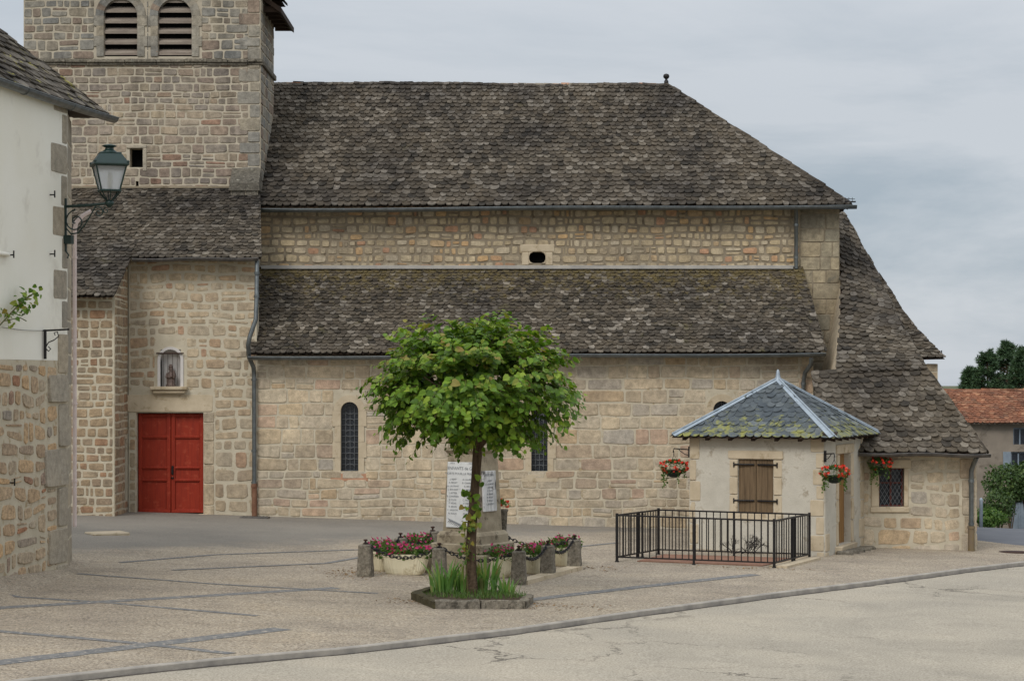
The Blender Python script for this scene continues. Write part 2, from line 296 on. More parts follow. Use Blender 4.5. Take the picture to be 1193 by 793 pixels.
M_REDF = leaf_mat('red_petal', [(0, (.62, .025, .015)), (.6, (.7, .05, .02)), (1, (.72, .12, .08))], .2)
M_DRYT = surf_mat('dead_twig', rgb(30, 28, 28), rgb(48, 44, 42), 8, .95)
M_HILL = surf_mat('hazy_wooded_hill', rgb(70, 86, 96), rgb(92, 106, 112), .004, 1, bstr=0)  # blue-grey distance haze is mixed into the woodland colour
M_GRASS = surf_mat('grass', rgb(78, 84, 58), rgb(96, 96, 70), .6, .95, bstr=.5, bscale=6)
def glass_mat():
    m, t, n, l, b = base_mat('lamp_glass', .12, .5); b.inputs['Base Color'].default_value = (.8, .82, .82, 1)
    b.inputs['Transmission Weight'].default_value = .75; b.inputs['Roughness'].default_value = .35; return m
M_GLASS = glass_mat()
def gravel_mat():
    m, t, n, l, b = base_mat('gravel_aggregate', .95, .15)
    a = noise_node(n, l, 30, 3, .75); r = ramp(n, [(.32, rgb(92, 80, 68)), (.47, rgb(174, 160, 142)), (.6, rgb(194, 178, 158)), (.72, rgb(226, 216, 200))]); l.new(a.outputs[0], r.inputs[0])
    v = n.new('ShaderNodeTexVoronoi'); v.inputs['Scale'].default_value = 26; c0 = n.new('ShaderNodeTexCoord'); l.new(c0.outputs['Object'], v.inputs[0])
    rv = ramp(n, [(0, (.72, .68, .64)), (.45, (1, 1, 1)), (.9, (1.2, 1.15, 1.08))]); l.new(v.outputs['Color'], rv.inputs[0])
    c = mixc(n, l, .8, r.outputs[0], rv.outputs[0], 'MULTIPLY')
    a2 = noise_node(n, l, .42, 6, .62, vscale=(1, 1, 1)); r2 = ramp(n, [(.32, (.76, .76, .78)), (.55, (1, 1, 1)), (.75, (1.06, 1.03, .98))]); l.new(a2.outputs[0], r2.inputs[0])
    c = mixc(n, l, 1.0, c, r2.outputs[0], 'MULTIPLY')
    a3 = noise_node(n, l, 2.2, 5, .7, vscale=(.45, 1.6, 1)); r3 = ramp(n, [(.34, (.84, .83, .82)), (.5, (1, 1, 1))]); l.new(a3.outputs[0], r3.inputs[0])
    c = mixc(n, l, 1.0, c, r3.outputs[0], 'MULTIPLY')
    c = mixc(n, l, 1.0, c, (.84, .86, .86), 'MULTIPLY')
    # worn asphalt near the church: ragged soft border
    sx = n.new('ShaderNodeSeparateXYZ'); l.new(c0.outputs['Object'], sx.inputs[0])
    m1 = n.new('ShaderNodeMath'); m1.operation = 'MULTIPLY_ADD'; l.new(sx.outputs[0], m1.inputs[0]); m1.inputs[1].default_value = -.9; l.new(sx.outputs[1], m1.inputs[2])
    an = noise_node(n, l, .7, 6, .7); m2 = n.new('ShaderNodeMath'); m2.operation = 'MULTIPLY_ADD'; l.new(an.outputs[0], m2.inputs[0]); m2.inputs[1].default_value = 7; l.new(m1.outputs[0], m2.inputs[2])
    mr = n.new('ShaderNodeMapRange'); l.new(m2.outputs[0], mr.inputs[0]); mr.inputs[1].default_value = 51.3; mr.inputs[2].default_value = 53.6; mr.inputs[4].default_value = .92
    a5 = noise_node(n, l, 50, 3, .7); r5 = ramp(n, [(.3, rgb(106, 101, 94)), (.7, rgb(158, 151, 140))]); l.new(a5.outputs[0], r5.inputs[0])
    a6 = noise_node(n, l, .5, 5, .65); r6 = ramp(n, [(.35, (.86, .86, .86)), (.65, (1.06, 1.05, 1.03))]); l.new(a6.outputs[0], r6.inputs[0]); asp = mixc(n, l, 1.0, r5.outputs[0], r6.outputs[0], 'MULTIPLY')
    c = mixc(n, l, mr.outputs[0], c, asp)
    l.new(c, b.inputs['Base Color']); bump(n, l, b, a.outputs[0], .9, .02); return m
M_GRAVEL = gravel_mat()
def road_mat():
    m, t, n, l, b = base_mat('pale_road', .92, .15)
    a = noise_node(n, l, 34, 3, .7); r = ramp(n, [(.25, rgb(128, 120, 108)), (.5, rgb(176, 168, 154)), (.75, rgb(206, 198, 184))]); l.new(a.outputs[0], r.inputs[0])
    a2 = noise_node(n, l, .35, 5, .6); r2 = ramp(n, [(.35, (.88, .88, .88)), (.65, (1.05, 1.04, 1.02))]); l.new(a2.outputs[0], r2.inputs[0])
    c = mixc(n, l, 1.0, r.outputs[0], r2.outputs[0], 'MULTIPLY'); c = mixc(n, l, 1.0, c, (.90, .885, .855), 'MULTIPLY')
    a7 = noise_node(n, l, 1.0, 4, .6, vscale=(.25, .25, 1), dist=1.2); r7 = ramp(n, [(.4, (.9, .9, .9)), (.5, (1, 1, 1)), (.62, (1.04, 1.03, 1.02))]); l.new(a7.outputs[0], r7.inputs[0]); c = mixc(n, l, 1.0, c, r7.outputs[0], 'MULTIPLY')
    # cracks: warped cell edges, only in patches
    c0 = n.new('ShaderNodeTexCoord'); wn = noise_node(n, l, 1.6, 5, .7); ad = n.new('ShaderNodeVectorMath'); ad.operation = 'MULTIPLY_ADD'
    l.new(wn.outputs['Color'], ad.inputs[0]); ad.inputs[1].default_value = (1.3, 1.3, 0); l.new(c0.outputs['Object'], ad.inputs[2])
    v = n.new('ShaderNodeTexVoronoi'); v.feature = 'DISTANCE_TO_EDGE'; v.inputs['Scale'].default_value = .42; l.new(ad.outputs[0], v.inputs[0])
    rc = ramp(n, [(.004, (.8,) * 3), (.012, (0, 0, 0))]); l.new(v.outputs[0], rc.inputs[0])
    pm = noise_node(n, l, .22, 2, .5); rpm = ramp(n, [(.46, (0, 0, 0)), (.57, (1, 1, 1))]); l.new(pm.outputs[0], rpm.inputs[0])
    k = mixc(n, l, 1.0, rc.outputs[0], rpm.outputs[0], 'MULTIPLY'); c = mixc(n, l, k, c, rgb(84, 78, 70))
    l.new(c, b.inputs['Base Color']); bump(n, l, b, a.outputs[0], .6, .015); return m
M_ROAD = road_mat()
M_ASPH = surf_mat('worn_asphalt', rgb(136, 130, 120), rgb(158, 151, 140), .8, .95, 0, .7, 40, c3=rgb(122, 116, 108), s3=24)
M_DASPH = surf_mat('dark_asphalt', rgb(92, 94, 100), rgb(106, 108, 112), 1, .9, 0, .3, 40)
M_STRIP = surf_mat('grey_sett', rgb(98, 98, 98), rgb(128, 126, 122), 9, .9, 0, .8, 26, c3=rgb(182, 170, 154), s3=11)
M_KERB = surf_mat('kerb_stone', rgb(140, 134, 126), rgb(172, 164, 152), 3, .9, 0, .6, 30)
M_KJ = surf_mat('gutter_dirt', rgb(62, 58, 54), rgb(96, 88, 80), 6, .95, 0, .6, 30)
# ------------------------------------------------------------------ wall / roof generators
class Wall:
    def __init__(s, O, U, mb=None): s.O = Vector(O); s.U = Vector(U).normalized(); s.N = s.U.cross(Z).normalized(); s.mb = mb or MB()
    def p(s, a, z, d=0): return s.O + s.U * a + Z * z + s.N * d
    def panel(s, a0, a1, z0, z1, holes=(), depth=.3, thick=.45, mi=1):
        A = sorted({a0, a1} | {v for h in holes for v in h[:2]}); B = sorted({z0, z1} | {v for h in holes for v in h[2:4]})
        for i in range(len(A) - 1):
            for j in range(len(B) - 1):
                ca, cz = (A[i] + A[i + 1]) / 2, (B[j] + B[j + 1]) / 2
                if any(h[0] < ca < h[1] and h[2] < cz < h[3] for h in holes): continue
                s.mb.add([s.p(A[i], B[j]), s.p(A[i + 1], B[j]), s.p(A[i + 1], B[j + 1]), s.p(A[i], B[j + 1])], [(0, 1, 2, 3)], mi)
        for h in holes:
            q = [(h[0], h[2]), (h[1], h[2]), (h[1], h[3]), (h[0], h[3])]
            for k in range(4):
                a, b = q[k], q[(k + 1) % 4]
                s.mb.add([s.p(*a), s.p(*b), s.p(b[0], b[1], -depth), s.p(a[0], a[1], -depth)], [(0, 1, 2, 3)], mi)
        for (a, b, c, d) in (((a0, z0), (a1, z0), 0, 0), ((a1, z0), (a1, z1), 0, 0), ((a1, z1), (a0, z1), 0, 0), ((a0, z1), (a0, z0), 0, 0)):
            s.mb.add([s.p(*a), s.p(*b), s.p(b[0], b[1], -thick), s.p(a[0], a[1], -thick)], [(0, 1, 2, 3)], mi)
        s.mb.add([s.p(a0, z0, -thick), s.p(a1, z0, -thick), s.p(a1, z1, -thick), s.p(a0, z1, -thick)], [(0, 1, 2, 3)], mi)
    def stone(s, q, rng, gap=.012, p=.28, dep=.02, mi=0, n=14, jit=.035, base=0):
        # q: 4 corners (a,z): bl, br, tr, tl
        out = []
        w = max(.02, abs(q[1][0] - q[0][0])); h = max(.02, abs(q[3][1] - q[0][1]))
        ring = []
        ph = rng.random() * 6
        for k in range(n):
            t = 2 * PI * (k + .5) / n; c, sn = math.cos(t), math.sin(t)
            x = math.copysign(abs(c) ** p, c); y = math.copysign(abs(sn) ** p, sn)
            j = 1 - rng.random() * jit * 2
            ring.append((x * j * max(.3, 1 - 2 * gap / w), y * j * max(.3, 1 - 2 * gap / h)))
        def mapq(x, y):
            u, v = (x + 1) / 2, (y + 1) / 2
            a = (q[0][0] * (1 - u) + q[1][0] * u) * (1 - v) + (q[3][0] * (1 - u) + q[2][0] * u) * v
            z = (q[0][1] * (1 - u) + q[1][1] * u) * (1 - v) + (q[3][1] * (1 - u) + q[2][1] * u) * v
            return a, z
        d = dep * rng.uniform(.4, 1.05); tx, ty = rng.uniform(-.3, .3) * dep, rng.uniform(-.35, .2) * dep
        bev = .014
        vs = [s.p(*mapq(x, y), base - .006) for x, y in ring]
        vs += [s.p(*mapq(x * (1 - bev / w * .8), y * (1 - bev / h * .8)), base + d * .7 + (tx * x + ty * y) * .7) for x, y in ring]
        vs += [s.p(*mapq(x * (1 - bev / w * 1.9), y * (1 - bev / h * 1.9)), base + d + tx * x + ty * y) for x, y in ring]
        fs = [tuple(range(2 * n, 3 * n))] + [(i, (i + 1) % n, n + (i + 1) % n, n + i) for i in range(n)] + [(n + i, n + (i + 1) % n, 2 * n + (i + 1) % n, 2 * n + i) for i in range(n)]
        s.mb.add(vs, fs, mi)
    def stones(s, a0, a1, z0, z1, rh, rw, holes=(), seed=0, gap=.012, p=.28, dep=.02, split=.12, wav=.015, mi=0, jit=.035, base=0, skipp=0, rhf=None):
        rng = random.Random(seed); zs = [z0]
        while zs[-1] < z1 - rh[0] * .6:
            lo, hi_ = rhf(zs[-1]) if rhf else rh
            zs.append(zs[-1] + rng.uniform(lo, hi_))
        zs[-1] = z1
        ph = [(rng.random() * 6, rng.random() * 6) for _ in zs]
        def b(i, a):
            if i == 0 or i == len(zs) - 1: return zs[i]
            return zs[i] + wav * math.sin(a * 1.9 + ph[i][0]) + wav * .8 * math.sin(a * 4.7 + ph[i][1])
        for i in range(len(zs) - 1):
            zl, zh = zs[i], zs[i + 1]; iv = [(a0, a1)]
            for h in holes:
                if min(zh, h[3]) - max(zl, h[2]) > .25 * (zh - zl):
                    nv = []
                    for (x, y) in iv:
                        if h[1] <= x or h[0] >= y: nv.append((x, y)); continue
                        if h[0] - x > .05: nv.append((x, h[0]))
                        if y - h[1] > .05: nv.append((h[1], y))
                    iv = nv
            for (x, y) in iv:
                a = x
                while a < y - .01:
                    w = rng.uniform(*rw) * (.75 + .25 * (zh - zl) / ((rh[0] + rh[1]) / 2)) * rng.choice((.7, 1, 1, 1.25))
                    e = min(y, a + w)
                    if y - e < rw[0] * .45: e = y
                    jl = rng.uniform(-.012, .012) if a > x else 0
                    q = [(a + jl, b(i, a)), (e, b(i, e)), (e, b(i + 1, e)), (a - jl, b(i + 1, a))]
                    if rng.random() < skipp: a = e; continue
                    if rng.random() < split and (zh - zl) > rh[0] * 1.05 and e - a > .12:
                        if rng.random() < .6:
                            f = rng.uniform(.35, .65); m1 = (a, q[0][1] * (1 - f) + q[3][1] * f); m2 = (e, q[1][1] * (1 - f) + q[2][1] * f)
                            s.stone([q[0], q[1], m2, m1], rng, gap, p, dep, mi, jit=jit, base=base); s.stone([m1, m2, q[2], q[3]], rng, gap, p, dep, mi, jit=jit, base=base)
                        else:
                            c = (a + e) / 2; m1 = (c, b(i, c)); m2 = (c, b(i + 1, c))
                            s.stone([q[0], m1, m2, q[3]], rng, gap, p, dep, mi, jit=jit, base=base); s.stone([m1, q[1], q[2], m2], rng, gap, p, dep, mi, jit=jit, base=base)
                    else: s.stone(q, rng, gap, p, dep, mi, jit=jit, base=base)
                    a = e
    def quoins(s, a_edge, dirn, z0, z1, hs=(.3, .42), ws=(.35, .6), seed=1, mi=0, dep=.028, gap=.008):
        rng = random.Random(seed); z = z0; k = 0; res = []
        while z < z1 - .1:
            h = min(rng.uniform(*hs), z1 - z); w = (ws[1] if k % 2 else ws[0]) * rng.uniform(.85, 1.15)
            a, b = (a_edge, a_edge + w) if dirn > 0 else (a_edge - w, a_edge)
            s.stone([(a, z), (b, z), (b, z + h), (a, z + h)], rng, gap, .16, dep, mi, jit=.01); res.append((a, b, z, z + h)); z += h; k += 1
        return res
def lerp(a, b, t): return a + (b - a) * t
def curve_at(c, t):      # polyline by arc length of left edge param
    n = len(c) - 1; x = max(0, min(1, t)) * n; i = min(n - 1, int(x)); return c[i].lerp(c[i + 1], x - i)
def tile_patch(mb, Lc, Rc, rows, w0, w1, seed, thick=.026, lift=.04, overlap=1.75, back=True, point=.9, rag=.05, mi=0, mib=1):
    """overlapping round-ended tiles laid in rows between a left and a right edge (eave -> ridge)"""
    rng = random.Random(seed); Lc = [Vector(p) for p in Lc]; Rc = [Vector(p) for p in Rc]
    for r in range(rows):
        t = (r + .0) / rows; tn = min(1, t + 1 / rows); A, B = curve_at(Lc, t), curve_at(Rc, t); A2, B2 = curve_at(Lc, tn), curve_at(Rc, tn)
        W = (B - A).length
        if W < .05: continue
        wt = lerp(w0, w1, t); n = max(1, int(W / wt)); ex = ((A2 + B2) / 2 - (A + B) / 2)
        if ex.length < 1e-4: ex = curve_at(Lc, 1) - curve_at(Lc, 1 - 1 / rows)
        E = (B - A).normalized(); 
        nrm = E.cross(ex).normalized()
        if nrm.z < 0: nrm = -nrm
        Uv = nrm.cross(E).normalized()
        if Uv.z < 0: Uv = -Uv
        expo = abs(ex.dot(Uv)) + 1e-3; ln = expo * (overlap if r < rows - 1 else 1.12)
        cuts = [0.0]
        off = (.5 if r % 2 else 0)
        x = -off * wt * rng.uniform(.8, 1.1); sL = (A2 - A).dot(E) / expo; sR = (B2 - B).dot(E) / expo
        while x < W:
            w = wt * rng.uniform(.78, 1.28); cx = x + w / 2
            xs = max(x, -.05); xe = min(x + w, W + .05)
            if xe - xs > wt * .25:
                cx = (xs + xe) / 2; ww = (xe - xs) * 1.04
                org = A + E * cx - Uv * (rng.uniform(0, 1) * rag + expo * .15 + (expo * .55 * noise.noise((cx * .45, r * .35, seed)) if r > 1 else 0))
                tl = rng.uniform(-.012, .012); hb = lift + rng.uniform(-.008, .014)
                ptn = point * rng.uniform(.6, 1.2); asy = rng.uniform(-.12, .12); LL = ln * rng.uniform(.95, 1.05)
                sh = [(-.5, 1), (-.5, .26 * ptn / .55 + rng.uniform(-.03, .05)), (-.36, .10), (-.12 + asy, 0), (.14 + asy, .0), (.37, .09), (.5, .26 * ptn / .55 + rng.uniform(-.03, .05)), (.5, 1)]
                top = []; bot = []
                for (sx, sy) in sh:
                    syy = sy * (1 - .0) ; hgt = hb * (1 - syy * .93) + tl * sx * 2 + rng.uniform(-.003, .003)
                    px_ = cx + sx * ww; yy_ = syy * LL; px_ = max(sL * yy_ - .03, min(W + sR * yy_ + .03, px_))
                    q = org + E * (px_ - cx) + Uv * yy_ + nrm * hgt
                    top.append(q + nrm * thick * .5); bot.append(q - nrm * thick * .5)
                k = len(top)
                mb.add(top + bot, [tuple(range(k))] + [(k + i, k + i + 1, i + 1, i) for i in range(k - 1)], mi)
            x += w
    if back:
        nL = len(Lc)
        for i in range(nL - 1):
            d = Vector((0, 0, -.03))
            mb.add([Lc[i] + d, Rc[i] + d, Rc[i + 1] + d, Lc[i + 1] + d], [(0, 1, 2, 3)], mib)
def ridge_stones(mb, a, b, w=.14, ln=.35, seed=3, mi=0, h=.07):
    rng = random.Random(seed); a, b = Vector(a), Vector(b); D = (b - a); n = max(1, int(D.length / ln)); e = D.normalized(); s = e.cross(Z).normalized(); nn_ = s.cross(e)
    if nn_.z < 0: nn_ = -nn_
    for i in range(n):
        p = a + D * (i / n); q = a + D * ((i + .98) / n); hh = h * rng.uniform(.7, 1.2); ww = w * rng.uniform(.85, 1.15); l = rng.uniform(-.01, .02)
        vs = [p - s * ww + nn_ * (l - .05), p + nn_ * (hh + l), p + s * ww + nn_ * (l - .05), q - s * ww + nn_ * (l - .05), q + nn_ * (hh * .8 + l), q + s * ww + nn_ * (l - .05)]
        mb.add(vs, [(0, 1, 4, 3), (1, 2, 5, 4), (0, 2, 1), (3, 4, 5)], mi)
def gutter(a, b, name, mat, parent, r=.085, seg=14, sag=.015):
    mb = MB(); a, b = Vector(a), Vector(b); e = (b - a).normalized(); s = e.cross(Z).normalized(); n = 9; vs = []; fs = []
    for k in range(seg + 1):
        c = a.lerp(b, k / seg) - Z * sag * math.sin(PI * k / seg * 3)
        for j in range(n):
            t = PI * j / (n - 1); vs.append(c + s * math.cos(t) * r - Z * math.sin(t) * r)
        for j in range(n - 1, -1, -1):
            t = PI * j / (n - 1); vs.append(c + s * math.cos(t) * (r - .008) - Z * (math.sin(t) * (r - .008)))
    m = 2 * n
    for k in range(seg):
        for j in range(m): fs.append((k * m + j, k * m + (j + 1) % m, (k + 1) * m + (j + 1) % m, (k + 1) * m + j))
    fs += [tuple(range(m))[::-1], tuple(seg * m + j for j in range(m))]
    mb.add(vs, fs, 0, True)
    for sd in (-1, 1):      # rolled rim
        mb.tube([a.lerp(b, k / seg) + s * r * sd - Z * sag * math.sin(PI * k / seg * 3) for k in range(seg + 1)], .012, 6)
    L = (b - a).length
    for k in range(int(L / 2)):      # joints
        c = a + e * (1 + 2 * k) - Z * sag * math.sin(PI * ((1 + 2 * k) / L) * 3)
        mb.tube([c + s * math.cos(PI * j / 8) * (r + .004) - Z * math.sin(PI * j / 8) * (r + .004) for j in range(9)], .011, 5)
    return mb.build(name, mat, parent)
# ------------------------------------------------------------------ SETTING: ground
def sheet(name, mat, xs, yf, yb, ny, dz, xsub=None):
    mb = MB(); vs = []; fs = []
    for X in xs:
        a, b = yf(X), yb(X)
        for j in range(ny + 1):
            Y = a + (b - a) * j / ny; vs.append((X, Y, gz(X, Y) + dz))
    for i in range(len(xs) - 1):
        for j in range(ny): k = i * (ny + 1) + j; fs.append((k, k + ny + 1, k + ny + 2, k + 1))
    mb.add(vs, fs); return struct(mb.build(name, mat))
def pl(pts):
    def f(X):
        if X <= pts[0][0]: return pts[0][1]
        for (a, b) in zip(pts, pts[1:]):
            if X <= b[0]: return a[1] + (b[1] - a[1]) * (X - a[0]) / (b[0] - a[0])
        return pts[-1][1]
    return f
kp = [G(*q) for q in ((30, 790), (176, 774), (277, 764), (402, 753.6), (600, 731), (719, 714), (908, 689), (1008, 677), (1120, 662), (1193, 653.5))]
kerb_pts = [(-16, 8)] + [(p.x, p.y) for p in kp] + [(13, 47.6), (16, 48.8), (22, 50.2), (40, 52)]
kerbY = pl(kerb_pts)
backY = pl([(10.7, 58), (10.9, 53.2), (11.4, 52.1), (12.1, 50.9), (14, 50.2), (18, 50.3), (22, 51), (40, 52.8)])
xs = [-16 + .4 * i for i in range(141)]
far = [-4000, -1500, -600, -250, -120, -60] + [-45 + 5 * i for i in range(22)] + [65, 90, 150, 300, 700, 1800, 4000]
tb = MB(); ys = [-60, -20, 0, 10, 20, 30, 34, 37, 40, 45, 50, 58] + [64 + 8 * i for i in range(24)] + [300, 500, 900, 1600, 3000, 6000]
vs = [(X, Y, gz(X, Y) - .14) for X in far for Y in ys]; n = len(ys)
tb.add(vs, [(i * n + j, (i + 1) * n + j, (i + 1) * n + j + 1, i * n + j + 1) for i in range(len(far) - 1) for j in range(n - 1)])
struct(tb.build('ground', M_GRASS))
sheet('plaza', M_GRAVEL, xs, kerbY, backY, 30, 0)
sheet('road', M_ROAD, xs, lambda X: -6, lambda X: kerbY(X) + .1, 30, -.075)
sheet('side_street', M_DASPH, [9 + 1.0 * i for i in range(26)], lambda X: backY(X) - .1, lambda X: 96, 24, -.04)
# kerb
mb = MB(); kx = [-9 + .25 * i for i in range(116)]
prof = [(-.08, -.09), (-.08, -.008), (-.07, .004), (.02, .006), (.03, -.02)]
vs = []; 
for X in kx:
    Y = kerbY(X); dx = 1; dy = (kerbY(X + .3) - kerbY(X - .3)) / .6; t = Vector((dx, dy, 0)).normalized(); nrm = Vector((-t.y, t.x, 0))
    for (o, z) in prof: q = Vector((X, Y, 0)) + nrm * o; q.z = gz(q.x, q.y) + z; vs.append(q)
m = len(prof)
mb.add(vs, [(i * m + j, (i + 1) * m + j, (i + 1) * m + j + 1, i * m + j + 1) for i in range(len(kx) - 1) for j in range(m - 1)])
struct(mb.build('kerb', M_KERB))
def ribbon(name, pts, w, mat, dz, seg=.5, wob=0):
    mb = MB(); P2 = []
    rng = random.Random(len(pts) * 7 + int(w * 100))
    for a, b in zip(pts, pts[1:]):
        k = max(1, int((b - a).length / seg))
        for i in range(k): P2.append(a.lerp(b, i / k))
    P2.append(pts[-1]); vs = []
    for i, p in enumerate(P2):
        t = (P2[min(i + 1, len(P2) - 1)] - P2[max(0, i - 1)]); t.z = 0; t.normalize(); s = Vector((-t.y, t.x, 0))
        for o in (-w / 2, w / 2):
            q = p + s * (o * (1 + rng.uniform(-wob, wob))); vs.append((q.x, q.y, gz(q.x, q.y) + dz))
    mb.add(vs, [(2 * i, 2 * i + 2, 2 * i + 3, 2 * i + 1) for i in range(len(P2) - 1)])
    return struct(mb.build(name, mat))
ribbon('road_gutter', [Vector((X, kerbY(X) - .16, 0)) for X in kx[::4]], .09, M_KJ, -.071, .3, .5)
strips = [[(-60, 712), (0, 707.5), (200, 696), (392, 684.5)], [(-60, 778), (0, 771.5), (180, 750), (330, 732)],
          [(-40, 687), (0, 691), (116, 701), (300, 717)], [(-40, 731), (0, 735), (150, 748), (270, 761)],
          [(90, 668), (250, 680), (440, 691)], [(612, 699), (740, 684), (880, 669)], [(140, 655), (250, 646), (420, 640)], [(640, 640), (720, 632)],
          [(470, 640), (380, 656), (200, 664)], [(880, 640), (1010, 640)]]
for i, st in enumerate(strips): ribbon('paving_strip', [G(*q) for q in st], (.27, .34, .16, .2, .13, .26, .13, .14, .12, .12)[i], M_STRIP, .004 + .0005 * i, .3, .12)
# far hills
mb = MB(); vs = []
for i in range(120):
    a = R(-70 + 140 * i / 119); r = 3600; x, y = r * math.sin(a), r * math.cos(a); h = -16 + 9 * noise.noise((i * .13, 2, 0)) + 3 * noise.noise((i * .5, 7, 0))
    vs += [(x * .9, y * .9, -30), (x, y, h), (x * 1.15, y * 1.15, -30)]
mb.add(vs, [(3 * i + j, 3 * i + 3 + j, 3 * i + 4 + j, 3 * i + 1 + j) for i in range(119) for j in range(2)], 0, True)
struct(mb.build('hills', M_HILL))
exec_parts = True
# ------------------------------------------------------------------ CHURCH
YA, YN = 53.0, 56.0
def XA(px, Y): return (px - CX) / F * Y
def ZA(py, Y): return CAM - (py - HZ) / F * Y
church = thing('church', 'large granite church with square bell tower, stone tiled roofs and a red double door', 'church', (0, 56, -.2))
# --- aisle wall
XL, XR = XA(299, YA), 7.44
w1 = (XA(397, YA), XA(417.5, YA), ZA(551, YA), ZA(468, YA)); w2 = (XA(619, YA), XA(638, YA), ZA(552, YA), ZA(469, YA)); w3 = (XA(831, YA), XA(851, YA), ZA(551, YA), ZA(467, YA))
wal = Wall((0, YA, 0), (1, 0, 0)); ztop = ZA(414, YA)
wal.panel(XL, XR, -.8, ztop, [w1, w2, w3], .3)
sh = [(w[0] - .17, w[1] + .17, w[2] - .1, w[3] + .15) for w in (w1, w2, w3)]
zpl = ZA(548, YA)
wal.stones(XL, XR - .35, zpl, ztop, (.24, .4), (.3, .85), sh, 11, gap=.010, split=.14, wav=.014, dep=.018, p=.2, jit=.035)
wal.stones(XL, XR - .35, -.7, zpl, (.2, .36), (.3, .75), (), 12, gap=.010, split=.22, wav=.02, base=.05, dep=.018, p=.24, jit=.05)
wal.quoins(XR, -1, -.6, ztop, seed=5, mi=0, hs=(.28, .36), ws=(.32, .36))
wal.mb.box(XL, XR, YA - .05, YA + .02, -.8, zpl - .01, 1)
wal.mb.build('aisle_wall', [M_ASH, M_MORT], church)
def arch_pts(x0, x1, z0, z1, off=0, n=12):
    r = (x1 - x0) / 2; c = (x0 + x1) / 2; zs = z1 - r
    pts = [(x0 - off, z0)] + [(c - (r + off) * math.cos(PI * k / n), zs + (r + off) * math.sin(PI * k / n)) for k in range(n + 1)] + [(x1 + off, z0)]
    return pts
def arch_window(w, Y, parent, sur=.17, sillmat=M_PINKS, seed=0, glass=True, trim=M_TRIM):
    ip = arch_pts(*w); op = arch_pts(*w, off=sur); mb = MB(); k = len(ip); d0 = Y - .034; d1 = Y + .22
    # surround in separate voussoir blocks
    cuts = list(range(k))
    zj = [w[2] + (w[3] - (w[1] - w[0]) / 2 - w[2]) * j / 4 for j in range(5)]
    def blk(i0, o0, i1, o1):
        f = [(i0[0], d0, i0[1]), (i1[0], d0, i1[1]), (o1[0], d0, o1[1]), (o0[0], d0, o0[1])]
        bk = [(x, d1, z) for (x, _, z) in f]
        c = Vector((sum(q[0] for q in f) / 4, d0, sum(q[2] for q in f) / 4))
        f = [tuple(c + (Vector(q) - c) * .985) for q in f]; 
        mb.add(f + bk, [(0, 1, 2, 3), (0, 4, 5, 1), (1, 5, 6, 2), (2, 6, 7, 3), (3, 7, 4, 0)])
    for j in range(4):
        blk((w[0], zj[j]), (w[0] - sur * (1.2 if j % 2 else .85), zj[j]), (w[0], zj[j + 1]), (w[0] - sur * (1.2 if j % 2 else .85), zj[j + 1]))
        blk((w[1], zj[j + 1]), (w[1] + sur * (1.2 if j % 2 else .85), zj[j + 1]), (w[1], zj[j]), (w[1] + sur * (1.2 if j % 2 else .85), zj[j]))
    for i in range(1, k - 2, 3):
        for q in range(i, min(i + 3, k - 2)): blk(ip[q], op[q], ip[q + 1], op[q + 1])
    win = mb.build('window', trim, parent)
    g = MB(); g.poly([(x, Y + .2, z) for x, z in ip]); g.build('stained_glass_or_dark_back', M_GLASSD if glass else M_BLACK, win)  # unglazed: a black sheet paints the unlit belfry behind the louvres
    if glass:
        l_ = MB(); W_ = w[1] - w[0]; c = (w[0] + w[1]) / 2
        for fx in (.0, .25, .5, .75, 1): l_.box(w[0] + W_ * fx - .006, w[0] + W_ * fx + .006, Y + .17, Y + .185, w[2], w[3] - W_ * .5 + (W_ * .45 if fx == .5 else .12 if 0 < fx < 1 else 0))
        nz_ = int((w[3] - w[2]) / .14)
        for i in range(nz_):
            z = w[2] + .14 * (i + .5)
            if z < w[3] - W_ * .4: l_.box(w[0], w[1], Y + .165, Y + .18, z - .005, z + .005)
            if i % 2 == 0 and z < w[3] - W_ * .6:
                l_.tube([(c + .11 * math.cos(t * PI / 6), Y + .165, z + .07 + .09 * math.sin(t * PI / 6)) for t in range(13)], .006, 4)
        l_.build('grille', M_LEAD, win)
    if sillmat:
        s_ = MB(); s_.bbox(w[0] - sur - .08, w[1] + sur + .08, Y - .06, Y + .2, w[2] - .2, w[2], .015); s_.build('sill', sillmat, win)
    return win
arch_window(w1, YA, church)
arch_window(w2, YA, church, sillmat=M_TRIM)
arch_window(w3, YA, church, sillmat=M_TRIM)
# --- nave upper wall
XN0, XN1 = XA(303, YN), XA(978, YN); zn = ZA(243, 55.7) + .25
hw = (XA(616.5, YN), XA(635.5, YN), ZA(306.5, YN), ZA(293.5, YN))
wn_ = Wall((0, YN, 0), (1, 0, 0)); wn_.panel(XN0, XN1, -.6, zn, [hw], .4)
xq = XA(932, YN); hs = (hw[0] - .14, hw[1] + .14, hw[2] - .1, hw[3] + .16)
wn_.stones(XN0, xq, ZA(313, YN), zn, (.14, .24), (.18, .36), [hs], 21, gap=.022, p=.42, dep=.024, split=.08, wav=.02)
wn_.stones(xq, XN1, 3.0, zn, (.3, .52), (.36, .72), (), 23, gap=.007, p=.14, dep=.02, split=0, wav=.003, mi=2, jit=.012)
wn_.mb.build('nave_wall', [M_UPP, M_MORTD, M_PIER], church)
mb = MB()
rng = random.Random(4)
mb.bbox(hs[0] - .1, hs[1] + .1, YN - .03, YN + .1, hw[3], hw[3] + .2, .02); mb.bbox(hs[0] - .05, hw[0], YN - .032, YN + .1, hw[2] - .06, hw[3] - .003, .02); mb.bbox(hw[1], hs[1] + .05, YN - .032, YN + .1, hw[2] - .06, hw[3] - .003, .02)
